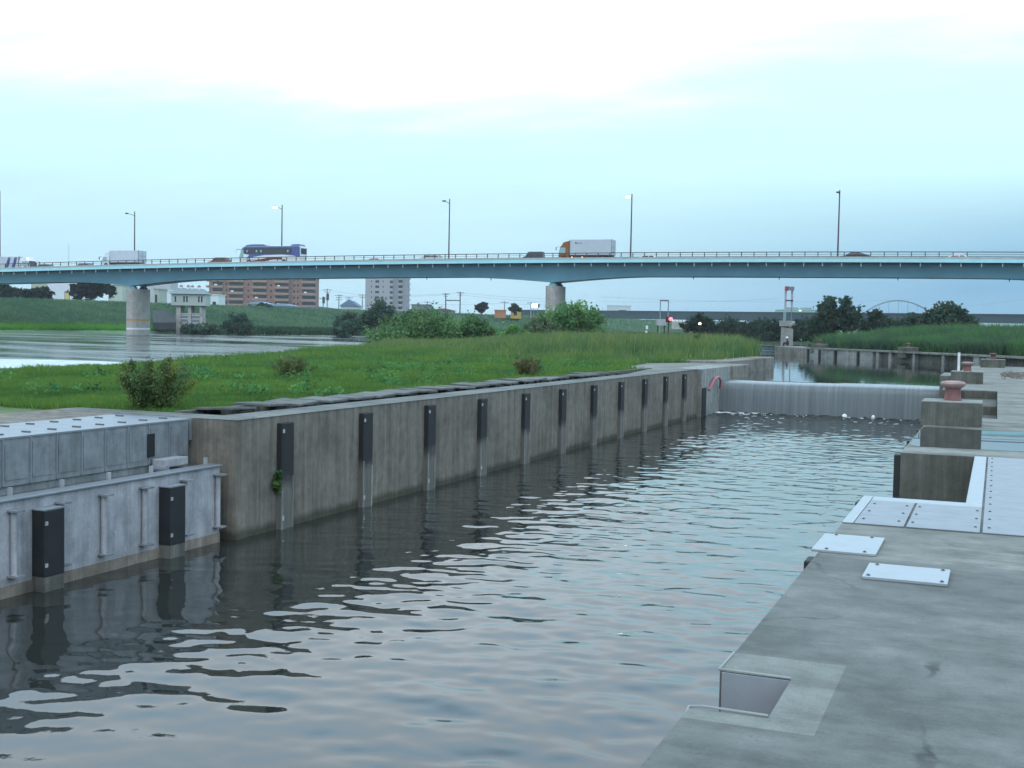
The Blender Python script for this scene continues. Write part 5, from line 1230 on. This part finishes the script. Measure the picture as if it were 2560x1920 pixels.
for px in (1960.5, 1976.5):
    yb = 780 if px < 1970 else 770
    for dx in (-1.4, 1.4): MB().tube([(X(px + dx), 0, Zt(yb) - .0), (X(px + dx), 0, Zt(726))], .09, 6).build('mast', pale, t)
    for k in range(6): MB().tube([(X(px - 1.4), 0, Zt(yb - 8 * k)), (X(px + 1.4), 0, Zt(yb - 8 * k - 7))], .05, 5).build('lattice', pale, t)
MB().box(X(1959), X(1966), -.45, .45, Zt(727), Zt(716.5)).build('head_beam', redt, t); MB().box(X(1966.05), X(1980), -.45, .45, Zt(726), Zt(717)).build('head_beam', M['steel_grey'], t)
MB().box(X(1961), X(1979), -.2, .2, Zt(753), Zt(750)).build('cross_beam', M['pole'], t)
MB().tube([(X(1976.5), 0, Zt(770)), (X(1976.5), 0, Zt(806))], .08, 6).build('mast', M['steel_grey'], t)
# far railway bridge
A = W(1380, hor(1380) - 43, 610); B = W(2440, hor(2440) - 53, 487); dv = (B - A)
t = thing('railway_bridge', 'dark blue grey girder railway bridge far upstream', 'bridge', (A[0], A[1], 0), math.atan2(dv[1], dv[0]))
Lb = math.hypot(dv[0], dv[1]); gm = plain('far_girder', (.014, .045, .06), .6, var=.08, scale=.1)
zt = 1.55 + 8.5
MB().box(-20, Lb + 120, 0, 5, zt - 3.6, zt).build('girder', gm, t)
MB().box(-20, Lb + 120, -.5, 5.5, zt + .003, zt + .35).build('walkway', M['chassis'], t)
for k in range(7): MB().box(30 + 42 * k, 33 + 42 * k, .8, 4.2, -3, zt - 3.61).build('pier', M['pier'], t)
o = MB(); p = W(1790, 800, 560); q = W(1872, 801, 560)
t = thing('gap_strips', 'added pale strips for the bright gap under the railway bridge', 'building', W(1790, 815, 480), YAW); k_ = 480 / FPX  # pale boxes added for the bright distance showing through below the girder
MB().box(0, 78 * k_, 0, 6, -2, 9 * k_).build('wall', plain('gap_pale_blue', (.28, .52, .60), .7), t); MB().box(-1, 79 * k_, -.3, 6, 12 * k_, 14 * k_).build('roof', M['white'], t); MB().box(1, 77 * k_, .3, 6, 9 * k_, 12 * k_).build('window', M['glass'], t)
t = thing('white_guardrail', 'white railing on the levee right of the red signal', 'guardrail', W(1680, 803, 470), YAW); k_ = 470 / FPX
for k in range(4): MB().box(k * 9 * k_, (k * 9 + 7.5) * k_, 0, .2, -.2, 4 * k_).build('panel', M['white'], t)
MB().box(0, 36 * k_, .2, .5, -3, -.2).build('base', M['pier'], t)
t = thing('white_guardrail', 'long pale railing under the railway bridge at the right edge', 'guardrail', W(2432, 808, 420), YAW); k_ = 420 / FPX
MB().box(0, 140 * k_, 0, .3, -2, 1.2 * k_).build('panel', plain('pale_cyan', (.45, .62, .66), .6), t)
# arch bridge
AD = 900; k_ = AD / FPX
t = thing('arch_bridge', 'thin pale steel arch bridge very far away behind the trees', 'bridge', W(2160, 790, AD), YAW)
am = plain('arch_steel', (.14, .22, .26), .6); pts = []
for k in range(25):
    u = k / 24; pts.append(((u * 190 - 10) * k_, 0, (40 * (1 - (2 * u - 1) ** 2) - 0) * k_))
MB().tube(pts, .55, 6).build('arch', am, t); 
for k in range(1, 8):
    u = k / 8; MB().tube([((u * 190 - 10) * k_, 0, 0), ((u * 190 - 10) * k_, 0, 40 * (1 - (2 * u - 1) ** 2) * k_)], .14, 4).build('hanger', am, t)
MB().box(-30 * k_, 200 * k_, -2, 2, -2, 0).build('deck', am, t)
# tall thin mast behind the bridge at the left and in the middle
for px, yt, yb, D, lab in ((172, 610, 700, 420, 'thin aerial mast rising behind the bridge at the left'),):
    b = W(px, yb, D); tag(MB().tube([(b[0], b[1], 2), (b[0], b[1], W(px, yt, D)[2])], [.12, .05], 5).build('aerial_mast', M['steel_grey']), lab, 'mast')

# ------------------------------------------------------------------ person sitting on the end of the old quay
pp = onz(1970, 865, .2)
t = thing('person', 'person in dark clothes and a white hat sitting on the end of the old quay', 'person', (pp[0], pp[1], .2), rad(200))
def skin(name, verts, edges, radii, mat, parent, root=0):
    me = bpy.data.meshes.new(name); me.from_pydata(verts, edges, []); me.materials.append(mat)
    o = bpy.data.objects.new(name, me); C.objects.link(o); o.parent = parent
    o.modifiers.new('skin', 'SKIN'); ly = me.skin_vertices[0] if me.skin_vertices else None
    if ly is None:
        bm = bmesh.new(); bm.from_mesh(me); bm.verts.layers.skin.verify(); bm.to_mesh(me); bm.free(); ly = me.skin_vertices[0]
    for i, r in enumerate(radii): ly.data[i].radius = (r, r)
    ly.data[root].use_root = True
    sb = o.modifiers.new('sub', 'SUBSURF'); sb.levels = sb.render_levels = 1
    return o
V = [(0, 0, .12), (.02, 0, .34), (.05, 0, .52), (.09, 0, .60), (.12, 0, .72), (.0, .10, .12), (.40, .14, .34), (.42, .15, -.08), (.50, .15, -.12), (.0, -.10, .12), (.40, -.14, .34), (.42, -.15, -.08), (.50, -.15, -.12),
     (.05, .19, .50), (.16, .24, .28), (.36, .16, .32), (.05, -.19, .50), (.16, -.24, .28), (.36, -.16, .32), (.43, .14, .33), (.43, -.14, .33)]
E_ = [(0, 1), (1, 2), (2, 3), (3, 4), (0, 5), (5, 6), (6, 7), (7, 8), (0, 9), (9, 10), (10, 11), (11, 12), (2, 13), (13, 14), (14, 15), (2, 16), (16, 17), (17, 18), (15, 19), (18, 20)]
R_ = [.15, .14, .14, .055, .10, .10, .075, .05, .04, .10, .075, .05, .04, .065, .05, .035, .065, .05, .035, .03, .03]
skin('body', V, E_, R_, plain('dark_clothes', (.035, .03, .05), .9), t)
MB().lathe([(.19, -.01), (.19, .01), (.11, .02), (.10, .09), (.05, .12), (.01, .125)], (.12, 0, .79), 14).build('hat', M['white'], t, smooth=True)

# ------------------------------------------------------------------ haze
hm = bpy.data.materials.new('haze'); hm.use_nodes = True; ht = hm.node_tree
ht.nodes.clear(); ho = ht.nodes.new('ShaderNodeOutputMaterial'); hv = ht.nodes.new('ShaderNodeVolumePrincipled')
hv.inputs['Color'].default_value = (.86, .95, 1, 1); hv.inputs['Density'].default_value = .00018; hv.inputs['Anisotropy'].default_value = 0.
ht.links.new(hv.outputs[0], ho.inputs['Volume'])
hz_ = MB().box(-2700, 2700, -300, 2700, -4.3, 72).build('haze', hm)
tag(hz_, 'thin evening haze over the river', 'haze', kind='stuff')
